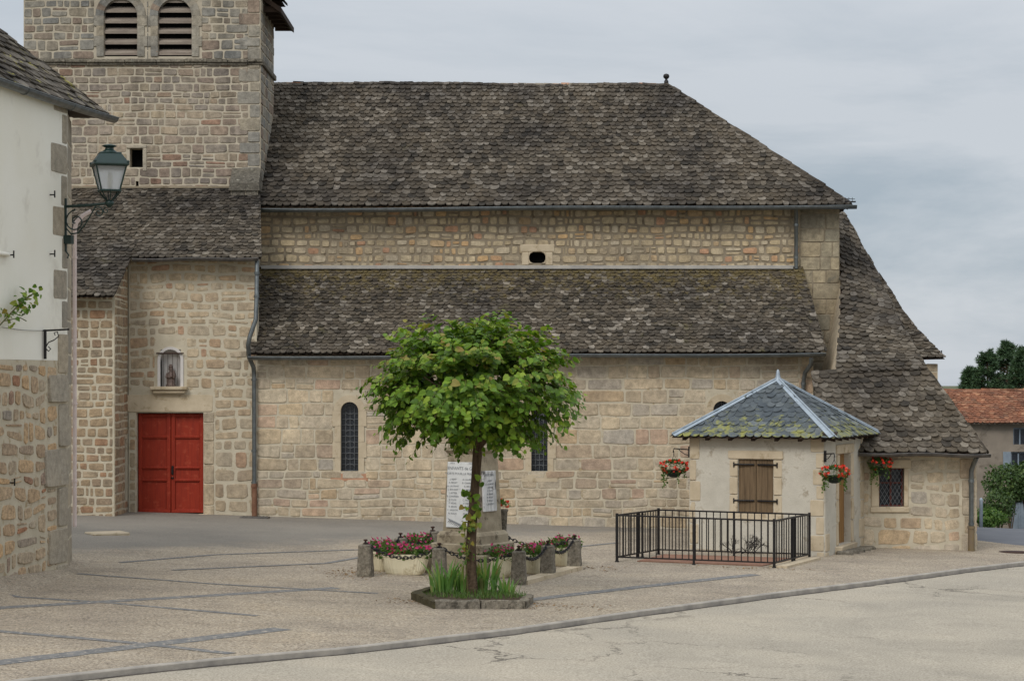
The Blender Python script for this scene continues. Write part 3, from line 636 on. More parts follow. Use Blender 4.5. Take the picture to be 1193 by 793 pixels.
for (x_, sx_) in ((hw[0], 1), (hw[1], -1)):
    for (z_, sz_) in ((hw[2], 1), (hw[3], -1)): mb.prism([(x_ - .002 * sx_, YN - .028, z_ - .002 * sz_), (x_ + .1 * sx_, YN - .028, z_), (x_ + .03 * sx_, YN - .028, z_ + .03 * sz_), (x_, YN - .028, z_ + .1 * sz_)], (0, .3, 0))
hwin = mb.build('window', M_TRIM, church, 'small rounded vent opening high in the nave wall')
mb = MB(); mb.box(hw[0], hw[1], YN + .25, YN + .27, hw[2], hw[3]); mb.build('dark_opening', M_BLACK, hwin)
mb = MB(); mb.box(XN0 + .02, XA(926, 55.9), 55.86, 56.0, ZA(311, YN), ZA(309.4, YN)); mb.box(XN0 + .05, XA(924, 55.8), 55.8, 55.9, ZA(313.5, YN), ZA(311.2, YN)); mb.build('flashing', M_FLASH, church)
# --- aisle roof
def roof(mat, name, parent, back=M_DWOOD): 
    def f(mb): return mb.build(name, [mat, back], parent)
    return f
mb = MB(); ye = 52.62; ze = ZA(413, ye) + .03
Lc = [Vector((XA(291, ye), ye, ze)), Vector((XA(303, 56), 56, ZA(312, 56)))]; Rc = [Vector((XA(957, ye), ye, ze + .03)), Vector((XA(929, 56), 56, ZA(312, 56)))]
tile_patch(mb, Lc, Rc, 28, .165, .135, 31)
# stepped verge on the right
tile_patch(mb, [Rc[0] + Vector((-.12, 0, .035)), Rc[1] + Vector((-.1, 0, .035))], [Rc[0] + Vector((.1, 0, .03)), Rc[1] + Vector((.1, 0, .03))], 23, .22, .2, 32, back=False)
mb.build('aisle_roof', [M_LAUZA, M_DWOOD], church)
gutter(P(289, 415.5, ye - .1), P(962, 411.5, ye - .1), 'gutter', M_ZINC, church, .08)
# --- main roof
yr = 60.4; zr = ZA(96, yr); ye2 = 55.55; ze2 = ZA(240, ye2)
eL = Vector((XA(303, ye2), ye2, ze2)); eR = Vector((XA(991, ye2), ye2, ze2 + .02)); rL = Vector((XA(300, yr), yr, zr)); rR = Vector((XA(775, yr), yr, zr - .03))
mb = MB(); tile_patch(mb, [eL, rL], [eR, rR], 33, .2, .13, 41, lift=.05, thick=.032)
eB = Vector((eR.x, 2 * yr - ye2, ze2)); eBL = Vector((eL.x, 2 * yr - ye2, ze2))
tile_patch(mb, [eR, rR - Vector((0, .02, 0))], [eB, rR + Vector((0, .02, 0))], 22, .3, .22, 42)
tile_patch(mb, [eB, rR], [eBL, rL], 30, .3, .25, 43)
ridge_stones(mb, rL - Z * .03, rR - Z * .03, .12, .24, 44, 2, .03); ridge_stones(mb, eR + Vector((0, 0, .06)), rR, .12, .32, 45, 0, .06)
mb.build('nave_roof', [M_LAUZ, M_DWOOD, island_mat('ridge_stone', [(0, rgb(160, 120, 92)), (.3, rgb(130, 122, 108)), (.7, rgb(150, 140, 124)), (1, rgb(190, 124, 84))], .3, 6)], church)
mb = MB(); mb.lathe([(.07, -.1), (.06, .05), (.035, .07), (.035, .1), (.075, .13), (.09, .18), (.07, .23), (.02, .25)], (rR.x + .03, rR.y, rR.z + .02), 12); mb.build('finial', M_IRON, church)
mb = MB()
for k in range(4): mb.tube([P(981 + 4 * k, 236, ye2), P(981 + 4 * k, 230, ye2)], .008, 4)
mb.tube([P(978, 231, ye2), P(996, 232, ye2)], .01, 4); mb.tube([P(984, 235, ye2), P(997, 235, ye2)], .02, 5); mb.build('roof_hook', M_IRON, church)
gutter(P(304, 243.5, ye2 - .1), P(998, 239.5, ye2 - .1), 'gutter', M_ZINC, church, .09)
# back / east closing walls
mb = MB(); mb.box(XN0, XN1, 64.4, 64.8, -1, ze2); mb.box(XN1 - .4, XN1, YN + .02, 64.4, -1, ze2); mb.build('rear_wall', M_ASH, church)
# --- downpipes of nave and aisle
def pipe(pts, name, mat, parent, r=.05, collars=()):
    mb = MB(); mb.tube(pts, r, 10)
    for c in collars: mb.tube([Vector(c) - Z * .03, Vector(c) + Z * .03], r + .014, 10)
    return mb.build(name, mat, parent)
pipe([P(927.5, 243, 55.6), P(927.5, 250, 55.8), P(927.5, 313, 55.8)], 'downpipe', M_ZINC, church, .05, [P(927.5, 262, 55.8), P(927.5, 300, 55.8)])
pipe([P(945, 417, 52.5), P(945, 424, 52.55), P(938, 434, 52.8), P(936, 445, 52.85), P(936, 560, 52.85)], 'downpipe', M_ZINC, church, .055, [P(936, 447, 52.85)])
dp = [P(299.5, 304, 52.6), P(299, 345, 52.45), P(298, 372, 52.4), P(291, 392, 52.35), P(289, 402, 52.35), P(290, 416, 52.6), P(295.5, 428, 52.85), P(296, 440, 52.87), P(296.3, 563, 52.87)]
pipe(dp, 'downpipe', M_ZINC, church, .055, [P(296, 442, 52.87), P(296, 525, 52.87), P(296, 562, 52.87), P(299, 345, 52.45), P(299.4, 318, 52.5)])
pipe([P(296.3, 563, 52.86), P(296.5, 602, 52.86)], 'downpipe', M_RUSTP, church, .065, [P(296, 566, 52.86)])
# --- chapel with the red door
XC0 = XA(150, YA); door = (XA(159, YA), XA(237, YA), ZA(601, YA), ZA(480.5, YA)); zc = ZA(303, YA)
ni = (XA(187, YA), XA(210.5, YA), ZA(451, YA), ZA(407, YA))
wc = Wall((0, YA, 0), (1, 0, 0)); wc.panel(XC0, XL + .0, -.6, zc, [door, ni], .28)
lin = (XA(146.5, YA), XA(249, YA), ZA(480, YA), ZA(459, YA)); jL = (XC0, door[0], -.5, ZA(480, YA)); jR = (door[1], door[1] + .26, -.5, ZA(480, YA))
wc.stones(XC0, XL, -.5, zc, (.16, .34), (.22, .55), [door, (lin[0], lin[1], lin[2], lin[3]), jR, (ni[0] - .12, ni[1] + .12, ni[2] - .14, ni[3] + .1)], 51, gap=.026, p=.36, dep=.016, split=.1, wav=.03, jit=.06,
          rhf=lambda z: (.3, .5) if z < 1.6 else (.16, .3))
rng = random.Random(9)
wc.stone([(lin[0], lin[2]), (lin[1], lin[2]), (lin[1], lin[3]), (lin[0], lin[3])], rng, .006, .12, .03, 2, jit=.01)
wc.stones(door[1], door[1] + .27, -.5, ZA(480, YA), (.35, .6), (.24, .3), (), 52, gap=.006, p=.14, dep=.03, split=0, wav=0, jit=.01)
wc.mb.build('chapel_wall', [M_CHAP, M_MORT, M_TRIM], church)
# door
dr = MB(); dr.box(door[0] - .0, door[1] + .0, YA + .26, YA + .28, door[2], door[3]); dobj = dr.build('door', M_BLACK, church, 'red panelled double door')
cxm = (door[0] + door[1]) / 2
for sd in (0, 1):
    a, b = (door[0] + .02, cxm - .006) if sd == 0 else (cxm + .006, door[1] - .02)
    lf = MB(); zb, zt = ZA(597.5, YA), door[3] - .02
    lf.box(a, b, YA + .19, YA + .23, zb, zt); st = .1
    lf.bbox(a, a + st, YA + .15, YA + .19, zb, zt, .008); lf.bbox(b - st, b, YA + .15, YA + .19, zb, zt, .008)
    for py, h in ((595, .07), (559.5, .05), (545, .05), (509, .06), (484, .06)):
        z = ZA(py, YA); lf.bbox(a + st, b - st, YA + .152, YA + .19, z - h / 2 - .01, z + h / 2 + .01, .01); lf.bbox(a + st - .02, b - st + .02, YA + .14, YA + .17, z - .012, z + .018, .006)
    lf.bbox(a, b, YA + .13, YA + .17, ZA(597.5, YA), ZA(595, YA), .01)
    lf.build('door_leaf', M_RED, dobj)
mb = MB(); c = P(201, 547, YA + .14); mb.bbox(c.x - .025, c.x + .025, YA + .12, YA + .15, c.z - .12, c.z + .1, .006); mb.tube([c + Vector((0, -.02, .02)), c + Vector((0, -.07, .02)), c + Vector((-.0, -.07, -.1))], .014, 6); mb.lathe([(.03, -.02), (.035, 0), (.03, .02)], tuple(c + Vector((0, 0, -.2))), 8)
mb.build('door_handle', M_IRON, dobj)
mb = MB(); mb.bbox(door[0] - .1, door[1] + .12, YA - .12, YA + .2, -.35 + gz(-8.2, 53), ZA(598.5, YA), .02); mb.build('doorstep', M_TRIM, church)
# niche
ip = arch_pts(*ni); mb = MB(); nd = YA - .035
for i in range(len(ip) - 1):
    o = arch_pts(*ni, off=.07); mb.hexa([(ip[i][0], nd, ip[i][1]), (o[i][0], nd, o[i][1]), (o[i][0], YA + .2, o[i][1]), (ip[i][0], YA + .2, ip[i][1]), (ip[i + 1][0], nd, ip[i + 1][1]), (o[i + 1][0], nd, o[i + 1][1]), (o[i + 1][0], YA + .2, o[i + 1][1]), (ip[i + 1][0], YA + .2, ip[i + 1][1])])
mb.box(ni[0], ni[1], YA + .2, YA + .22, ni[2], ni[3]); nob = mb.build('niche', M_NICHE, church, 'small arched niche above the red door')
mb = MB(); mb.bbox(XA(176, YA), XA(219, YA), YA - .2, YA + .2, ZA(454, YA), ZA(450, YA), .015); mb.bbox(XA(179, YA), XA(216, YA), YA - .14, YA + .1, ZA(458, YA), ZA(454, YA), .015); mb.build('niche_sill', M_TRIM, nob)
mb = MB(); mb.tube([P(182, 411.5, YA - .07), P(214, 411.5, YA - .07)], .018, 6)
for px in (190, 195.5, 201, 206.5): mb.tube([P(px, 411, YA - .07), P(px, 450, YA - .07)], .006, 5)
mb.build('niche_bars', M_RIRON, nob)
mb = MB(); c = P(199, 450.5, YA + .06)
mb.lathe([(.13, 0), (.12, .06), (.1, .08), (.11, .2), (.095, .3), (.06, .36), (.035, .39), (.05, .42), (.055, .46), (.045, .49), (.02, .5)], tuple(c), 12, sy=.8)
mb.lathe([(.03, 0), (.045, .06), (.035, .12), (.03, .14), (.032, .17), (.01, .19)], (c.x + .08, c.y - .07, c.z + .22), 8)
mb.tube([(c.x - .09, c.y, c.z + .33), (c.x - .1, c.y - .06, c.z + .24), (c.x - .02, c.y - .11, c.z + .24), (c.x + .06, c.y - .1, c.z + .27)], .028, 7); mb.tube([(c.x + .09, c.y, c.z + .34), (c.x + .12, c.y - .04, c.z + .26), (c.x + .07, c.y - .1, c.z + .22)], .026, 7)
mb.lathe([(.05, 0), (.06, .03), (.03, .05), (.05, .07), (.01, .08)], (c.x, c.y, c.z + .48), 8)
tag(mb.build('statue', M_STAT), 'small dark madonna statue with child standing in the niche above the red door', 'statue')
# turret wall left of the chapel
yt = 51.3; XT1 = XA(133, yt); zt = ZA(345, yt)
wt = Wall((0, yt, 0), (1, 0, 0)); wt.panel(-13.6, XT1, -.6, zt); wt.stones(-13.6, XT1 - .02, -.3, zt, (.16, .26), (.2, .42), (), 61, gap=.02, p=.3, dep=.02, split=.05, wav=.015)
wt2 = Wall((XT1 + .014, yt, 0), (0, 1, 0), wt.mb); wt2.panel(.015, YA - yt + .02, -.6, 5.6, [(1.36, 1.62, .6, 2.1)], .25); wt2.stones(0, YA - yt, -.3, 5.6, (.16, .27), (.3, .62), [(1.3, 1.7, .6, 2.1)], 62, gap=.02, p=.26, dep=.02, split=.05)
for (a_, b_, z_) in ((.2, .7, 5.82), (.7, 1.2, 6.1), (1.2, 1.7, 6.36)): wt2.panel(a_ + .002, b_, 5.602, z_); wt2.stones(a_, b_, 5.6, z_, (.16, .26), (.25, .5), (), 63, gap=.02, p=.26)
wt.mb.build('side_wall', [M_TUR, M_MORT], church)
# chapel roof: z = plane
def rz_(Y): return 6.56 + .585 * (Y - 52.6)
mb = MB(); yc = 52.55; yb = 50.85; yt2 = 55.97
tile_patch(mb, [Vector((XA(153, yc), yc, rz_(yc))), Vector((XA(153, yc) + .1, yt2, rz_(yt2)))], [Vector((XA(304, yc), yc, rz_(yc))), Vector((XA(302, yt2), yt2, rz_(yt2)))], 24, .165, .14, 71)
xr = XA(132, yb)
tile_patch(mb, [Vector((-13.8, yb, rz_(yb))), Vector((-13.8, yt2, rz_(yt2)))], [Vector((xr, yb, rz_(yb))), Vector((XA(153, yc) + .15, yt2, rz_(yt2)))], 36, .165, .14, 72)
mb.build('chapel_roof', [M_LAUZ, M_DWOOD], church)
gutter(P(154, 301.5, yc - .08), P(301, 300.5, yc - .08), 'gutter', M_DGUT, church, .07)
# --- tower
TX0, TX1 = XA(27.5, YN), XN0; TD = 3.0; zs = ZA(73, YN)
bw = [(XA(121, YN), XA(160, YN), ZA(66, YN), ZA(-1, YN)), (XA(184, YN), XA(223.5, YN), ZA(66, YN), ZA(-1, YN))]
sq = (XA(151, YN), XA(166.5, YN), ZA(195, YN), ZA(173, YN)); sq2 = (XA(158, YN), XA(161.5, YN), ZA(218, YN), ZA(211, YN))
wt = Wall((0, YN, 0), (1, 0, 0)); ztt = 13.9
wt.panel(TX0, TX1 - .0, -.5, ztt, bw + [sq, sq2], .5, .5)
wt.stones(TX0, TX1 - .3, 8.0, zs, (.15, .27), (.22, .5), [(sq[0] - .06, sq[1] + .06, sq[2], sq[3] + .08), sq2], 81, gap=.014, p=.26, dep=.022, split=.1, wav=.014)
wt.quoins(TX1, -1, 8.0, zs, seed=82, hs=(.24, .36), ws=(.3, .55), mi=2)
sh = [(b[0] - .24, b[1] + .24, b[2] - .02, b[3] + .2) for b in bw]
wt.stones(TX0, TX1 - .3, zs + .08, ztt, (.17, .3), (.25, .52), sh, 83, gap=.014, p=.26, dep=.022, split=.1, wav=.014, mi=2)
wt.quoins(TX1, -1, zs + .08, ztt, seed=84, hs=(.24, .36), ws=(.3, .5), mi=2)
ws = Wall((TX1 + .014, YN, 0), (0, 1, 0), wt.mb); ws.panel(.015, TD, 6, ztt); ws.stones(0, TD, 8, ztt, (.2, .34), (.3, .6), (), 85, gap=.012, p=.22, dep=.02, mi=2)
wt.mb.box(TX0, TX0 + .4, YN + .5, YN + TD, -.5, ztt, 1); wt.mb.box(TX0, TX1 - .02, YN + TD, YN + TD + .4, 6, ztt, 1)
wt.mb.build('bell_tower', [M_TOW, M_MORTT, M_TOWU], church)
mb = MB(); rng = random.Random(8); x = TX0 - .06
while x < TX1 + .06:
    e = min(TX1 + .08, x + rng.uniform(.5, 1.0)); o = rng.uniform(-.01, .01)
    mb.bbox(x, e - .008, YN - .11 + o, YN + .1, zs - .01 + o, zs + .085 + o, .018); mb.bbox(x, e - .004, YN - .06 + o, YN + .1, zs - .07 + o, zs - .012 + o, .012); x = e
mb.bbox(TX1, TX1 + .09, YN + .1, YN + TD + .1, zs - .06, zs + .085, .018)
mb.build('string_course', M_GRAN, church)
for b in bw:
    wn2 = arch_window(b, YN, church, sur=.22, sillmat=None, glass=False, trim=M_TOWU)
    lv = MB(); 
    for py in (62, 49.5, 37, 25, 12.5, 1):
        z = ZA(py, YN); lv.hexa([(b[0], YN + .03, z - .05), (b[1], YN + .03, z - .05), (b[1], YN + .3, z + .13), (b[0], YN + .3, z + .13), (b[0], YN + .03, z + .02), (b[1], YN + .03, z + .02), (b[1], YN + .3, z + .2), (b[0], YN + .3, z + .2)])
    lv.build('louvre', M_LOUV, wn2)
mb = MB(); mb.box(sq[0], sq[1], YN + .35, YN + .37, sq[2], sq[3]); mb.build('dark_opening', M_BLACK, church); mb = MB(); mb.box(sq2[0], sq2[1], YN + .2, YN + .22, sq2[2], sq2[3]); mb.build('dark_opening', M_BLACK, church)
mb = MB(); mb.bbox(sq[0] - .08, sq[1] + .1, YN - .04, YN + .1, sq[3], sq[3] + .09, .015); mb.bbox(sq[1], sq[1] + .1, YN - .035, YN + .1, sq[2] - .1, sq[3], .01); mb.build('window_trim', M_QUO, church)
# tower roof (saddle, deep boarded eaves)
mb = MB(); ez = ZA(38, YN + TD + .5) ; xe = TX1 + .52; mid = (TX0 + TX1) / 2
a, b = YN + .35, YN + TD + .6
mb.hexa([(TX1 - .02, a, ez + .38), (xe, a, ez), (xe, b, ez), (TX1 - .02, b, ez + .38), (TX1 - .02, a, ez + .52), (xe, a, ez + .14), (xe, b, ez + .14), (TX1 - .02, b, ez + .52)], 1)
for k in range(6): y_ = a + .1 + k * (b - a - .2) / 5; mb.box(TX1, xe - .05, y_, y_ + .1, ez + .05, ez + .2, 1)
mb.build('tower_eave', [M_LAUZ, M_DWOOD], church)
mb = MB(); ap = Vector((mid, YN + TD / 2, 17.5)); c4 = [Vector((TX0 - .3, YN - .3, ztt)), Vector((TX1 + .3, YN - .3, ztt)), Vector((TX1 + .3, YN + TD + .5, ztt)), Vector((TX0 - .3, YN + TD + .5, ztt))]
for i in range(4): tile_patch(mb, [c4[i], ap], [c4[(i + 1) % 4], ap + Vector((.01, 0, 0))], 14, .4, .3, 90 + i)
mb.build('tower_roof', [M_LAUZ, M_DWOOD], church)
# buttress head on the chapel roof
bt = Wall((0, 55.55, 0), (1, 0, 0)); bx0, bx1 = XA(268.5, 55.5), XA(300, 55.5)
bt.mb.box(bx0, bx1, 55.56, 56.05, 7.6, ZA(220, 55.5), 1)
bt.stones(bx0, bx1, 7.6, ZA(220, 55.5), (.22, .3), (.3, .5), (), 95, gap=.01, p=.2, dep=.03, mi=0)
bt.mb.hexa([(bx0 - .05, 55.48, ZA(222, 55.5)), (bx1 + .05, 55.48, ZA(222, 55.5)), (bx1 + .05, 56.1, ZA(222, 55.5)), (bx0 - .05, 56.1, ZA(222, 55.5)), (bx0 - .02, 55.5, ZA(213, 55.5)), (bx1 + .03, 55.5, ZA(213, 55.5)), (bx1 + .03, 56.1, ZA(190, 55.5)), (bx0 - .02, 56.1, ZA(190, 55.5))], 0)
bt.mb.build('buttress', [M_GRAN, M_MORTT], church)
mb = MB(); mb.box(XA(84, 55.8), XA(268, 55.8), 55.9, 56.0, rz_(55.9) + .05, rz_(55.9) + .1); mb.build('flashing', M_MORTD, church)
# --- chevet roof (upper, right)
mb = MB()
Lc = [P(974, 434, 50.75), P(979, 372, 53.6), P(979, 305, 57), P(976, 246, 59.5)]
Rm = [P(1079, 430, 50.75), P(1056, 388, 52.9), P(1020, 320, 57), P(983, 247, 59.5)]
tile_patch(mb, Lc, Rm, 38, .2, .15, 101, lift=.045, thick=.03)
ridge_stones(mb, Rm[0] + Z * .02, Rm[1], .06, .25, 5, 0, .02); ridge_stones(mb, Rm[1], Rm[2], .06, .25, 6, 0, .02)
Lb = [P(1030, 417, 54.2), P(1020, 383, 55.7), P(1000, 324, 57.8), P(978, 248, 59.7)]
Rc = [P(1101, 417, 54.0), P(1067, 383, 55.5), P(1027, 324, 57.6), P(984, 247, 59.6)]
tile_patch(mb, Lb, Rc, 34, .2, .15, 102, lift=.045, thick=.03)
mb.poly([Lc[0] - Z * .05, Lc[1] - Z * .05, Lc[2] - Z * .05, Lc[3] - Z * .05, Rc[3] + Vector((-.1, 3, 0)), Lc[0] + Vector((.9, 12, 0))], 2)
mb.poly([Rc[0] - Z * .03, Rc[1] - Z * .03, Rc[2] - Z * .03, Rc[3] - Z * .03, Rc[3] + Vector((0, 4, 0)), Rc[0] + Vector((0, 8, 0))], 1)
mb.build('chevet_roof', [M_LAUZ, M_DWOOD, M_ASH], church)
c0 = P(1076, 430, 54.25); c1 = P(1093, 430, 54.25)
wv = Wall((0, 54.3, 0), (1, 0, 0)); wv.panel(9.4, c1.x, -.9, 3.95); wv.stones(9.4, c1.x, -.8, 3.97, (.3, .45), (.3, .5), (), 105, gap=.008, p=.16)
wv.mb.box(c1.x - .4, c1.x, 54.32, 62, -1.5, 3.9, 0); wv.mb.box(7.9, 8.3, 51.2, 56, -.8, 3.7, 0); wv.mb.prism([(XN1 - .02, 56.01, 4), (XN1 + .5, 56.3, 4), (XN1 + .5, 60, 4), (XN1 - .02, 60, 4)], (0, 0, 2.2), 0)
wv.mb.build('chevet_wall', [M_ASH, M_MORT], church)
mb = MB(); mb.tube([P(1097, 416, 54.2), P(1097, 408, 54.2)], .015, 5); mb.build('roof_hook', M_IRON, church)
# --- sacristy
YS = 48.8; xs1 = XA(1137, YS); xs0 = 7.15; zsx = ZA(529, YS)
sw = (XA(1024, YS), XA(1053, YS), ZA(590, YS), ZA(545, YS))
wsx = Wall((0, YS, 0), (1, 0, 0)); wsx.panel(xs0, xs1, -.9, zsx, [sw], .3)
wsx.stones(xs0, xs1 - .35, -.75, zsx, (.2, .36), (.26, .62), [(sw[0] - .2, sw[1] + .12, sw[2] - .12, sw[3] + .18)], 111, gap=.02, p=.36, dep=.016, split=.12, wav=.035, jit=.07)
wsx.quoins(xs1, -1, -.75, zsx, seed=112, hs=(.3, .5), ws=(.3, .36))
wb = Wall((xs1 + .014, YS, 0), (0, 1, 0), wsx.mb); wb.panel(.015, 5.4, -1, zsx); wb.stones(0, 5.4, -.9, zsx, (.25, .4), (.3, .6), (), 113)
wd = Wall((xs0, YS + 5, 0), (0, -1, 0), wsx.mb); wd.panel(0, 4.98, -1, zsx)
wsx.mb.build('sacristy_wall', [M_ASH, M_MORT], church)
mb = MB(); mb.bbox(sw[0] - .25, sw[1] + .16, YS - .035, YS + .1, sw[3], sw[3] + .2, .015); mb.bbox(sw[0] - .18, sw[0], YS - .033, YS + .1, sw[2], sw[3] - .003, .015); mb.bbox(sw[1], sw[1] + .1, YS - .034, YS + .1, sw[2], sw[3] - .003, .015); mb.bbox(sw[0] - .2, sw[1] + .12, YS - .045, YS + .15, sw[2] - .13, sw[2] - .003, .015)
w_o = mb.build('window', M_TRIM, church, 'sacristy window with red-brown frame')
mb = MB(); mb.box(sw[0], sw[1], YS + .2, YS + .22, sw[2], sw[3]); mb.build('stained_glass_or_dark_back', M_GLASSD, w_o)
mb = MB()
for x in (sw[0] + .02, (sw[0] + sw[1]) / 2, sw[1] - .02): mb.box(x - .02, x + .02, YS + .12, YS + .17, sw[2], sw[3])
for z in (sw[2] + .02, (sw[2] + sw[3]) / 2 + .1, sw[3] - .02): mb.box(sw[0], sw[1], YS + .125, YS + .165, z - .018, z + .018)
mb.build('frame', surf_mat('redbrown_frame', rgb(92, 46, 38), rgb(110, 58, 48), 5, .7), w_o)
mb = MB(); H_ = sw[3] - sw[2]; W_ = sw[1] - sw[0]
for k in range(-6, 7):
    for d in (1, -1):
        x = (sw[0] + sw[1]) / 2 + k * .095; p0 = Vector((x - d * H_ / 2 * .6, YS + .08, sw[2])); p1 = Vector((x + d * H_ / 2 * .6, YS + .08, sw[3]))
        ts = sorted([max(0, min(1, (e - p0.x) / (p1.x - p0.x))) for e in (sw[0], sw[1])])
        if ts[1] - ts[0] > .03: mb.tube([p0.lerp(p1, ts[0]), p0.lerp(p1, ts[1])], .006, 4)
mb.build('grille', M_LEAD, w_o)
ys0, ysr = 48.35, 50.9
mb = MB(); e0, e1 = Vector((xs0 - .1, ys0, ZA(526, ys0))), P(1150, 527.5, ys0); r0, r1 = Vector((xs0 - .05, ysr, ZA(430, ysr))), P(1077, 427, ysr)
tile_patch(mb, [e0, r0], [e1, r1], 17, .23, .2, 121, lift=.045, thick=.032)
e2 = Vector((e1.x, 53.9, e1.z)); tile_patch(mb, [e1, r1], [e2, r1 + Vector((.02, 1.4, 0))], 14, .32, .25, 122)
ridge_stones(mb, e1 + Z * .05, r1 + Z * .03, .09, .3, 123, 0, .05)
mb.build('sacristy_roof', [M_LAUZ, M_DWOOD], church)
gutter(P(1000, 527.5, ys0 - .08), P(1154, 529, ys0 - .08), 'gutter', M_DGUT, church, .07)
pipe([P(1138, 532, ys0), P(1134, 541, 48.6), P(1131.5, 548, 48.68), P(1131.5, 613, 48.68)], 'downpipe', M_ZINC, church, .055, [P(1131.5, 560, 48.68), P(1131.5, 610, 48.68)])
pipe([P(1131.5, 613, 48.66), P(1131.5, 642, 48.66)], 'downpipe', surf_mat('ochre_pipe', rgb(120, 104, 72), rgb(110, 96, 84), 5, .8), church, .075, [P(1131.5, 614, 48.66)])
# drain cover at the foot of the pipe
mb = MB(); g0 = G(297, 603); mb.bbox(g0.x - .35, g0.x + .35, g0.y - .2, g0.y + .2, g0.z - .02, g0.z + .03, .01)
for k in range(8): mb.box(g0.x - .3 + .08 * k, g0.x - .27 + .08 * k, g0.y - .15, g0.y + .15, g0.z + .03, g0.z + .04)
tag(mb.build('drain_grate', M_DGUT), 'dark drain grate on the ground below the church corner downpipe', 'drain')
# ------------------------------------------------------------------ LEFT HOUSE
A0 = Vector((-7.77, 37.5, 0)); UH = Vector((.179, .984, 0)).normalized()
house = thing('plastered_house', 'white plastered house with rubble stone base, granite quoins and mossy stone roof', 'house', (-7.8, 37.3, .2))
hw_ = Wall(A0, UH); zb_ = 3.9; zt_ = 8.34
def onw(w, px, py, d=0):
    u = (px - CX) / F; a = (u * w.O.y - w.O.x) / (w.U.x - u * w.U.y); Y = w.O.y + w.U.y * a
    return a, CAM - (py - HZ) / F * Y
h2 = Wall(A0, UH); h2.panel(-11, 0, zb_, zt_, thick=.4, mi=0)
for q in h2.quoins(0, -1, zb_ + .55, zt_, hs=(.48, .56), ws=(.26, .74), seed=3, mi=1, dep=.012, gap=.012): pass
h2.mb.build('plaster_wall', [M_PLAS, M_QUO], house)
hw_.panel(-11, 0, -.5, zb_ - .002, thick=.42)
hw_.stones(-11, -.95, -.3, zb_ - .05, (.2, .34), (.34, .8), (), 131, gap=.03, p=.46, dep=.022, split=.18, wav=.06, jit=.08)
hw_.stones(-.95, -.45, -.3, zb_ - .05, (.25, .4), (.3, .5), (), 132, gap=.04, p=.5, dep=.02, split=.2, wav=.03, jit=.1)
hw_.quoins(0, -1, -.2, zb_ + .5, hs=(.5, .85), ws=(.45, 1.0), seed=8, mi=2, dep=.045, gap=.012)
hw_.mb.bbox(0, 0, 0, 0, 0, 0) if False else None
hw_.mb.build('stone_wall', [M_HST, M_MORT, M_QUO], house)
B0 = Vector((-8.0, 39.0, 0)); e1_ = Wall(A0 + Vector((-.01, .012, 0)), B0 - A0); L_e = (B0 - A0).length
e1_.panel(0, L_e, -.3, zt_ - .1, thick=.4, mi=1); e1_.stones(0, L_e, -.3, zt_ - .1, (.45, .6), (1.0, 1.6), (), 133, gap=.006, p=.14, dep=.01, split=0, wav=0)
e2_ = Wall(B0 + Vector((-.01, .01, 0)), (-.984, .179, 0)); e2_.mb = e1_.mb; e2_.panel(0, 8, -.3, zt_ - .1, thick=.4, mi=2)
e1_.mb.build('end_wall', [M_QUO, M_MORT, M_PLAS], house)
mb = MB(); hc = Vector((-7.43, 39.35, 8.42)); hd = Vector((-1.163, -.805, 0)); apx = hc + hd * 4.0 + Z * 3.66
farc = hc - UH * 13; mb_r = apx - UH * 5.5
tile_patch(mb, [farc, mb_r], [hc, apx], 26, .3, .24, 141, lift=.045, thick=.03)
hb = hc + Vector((-.984, .179, 0)) * 9.3; hbr = apx + Vector((-.05, 0, 0)); tile_patch(mb, [hc, apx], [hb, hbr], 30, .24, .2, 142, lift=.03)
ridge_stones(mb, hc + Z * .03, apx + Z * .03, .1, .5, 143, 0, .03)
mb.build('roof', [M_LAUZY, M_DWOOD], house)
gutter(hc - UH * 13 + Vector((.1, -.02, -.05)), hc + UH * .1 + Vector((.1, -.02, -.05)), 'gutter', M_ZINC, house, .095)
mb = MB(); mb.prism([hc + Vector((-.03, 0, -.06)), hc - UH * 13 + Vector((-.03, 0, -.06)), hc - UH * 13 + Vector((-.6, 0, -.06)), hc + Vector((-.6, 0, -.06))], (0, 0, .03)); mb.build('soffit', M_DWOOD, house)
for (px, py) in ((10, 297), (11, 562), (58, 227), (58, 296)):
    a, z = onw(h2, px, py); mb = MB(); c = h2.p(a, z, .0); mb.tube([c, c + h2.N * .09], .012, 6); mb.tube([c + h2.N * .09 + Z * .07, c + h2.N * .09 - Z * .05], .014, 6); mb.build('iron_hook', M_IRON, house)
a, z = onw(h2, 4, 296); mb = MB(); c = h2.p(a, z, .03); mb.tube([c - UH * 1.0, c + UH * .12], .035, 8); mb.build('shutter_bar', M_PLAS, house)
# pale pipe at the corner
hp = [P(106, 246, 39.3), P(97, 251, 39.25), P(89, 259, 39.2), P(87, 268, 39.2), P(87, 613, 39.2)]
mb = MB(); mb.tube(hp, .038, 10)
for py in (300, 398, 470, 560): c = P(87, py, 39.2); mb.tube([c - Z * .02, c + Z * .02], .05, 8)
mb.build('downpipe', M_PVC, house)
mb = MB(); q = G(127, 622); mb.M = TR(q.x, q.y, q.z, .5); mb.bbox(-.45, .35, -.35, .3, -.05, .05, .02)
tag(mb.build('stone_slab', M_TRIM), 'flat pale stone slab on the ground at the foot of the pale downpipe', 'stone slab')
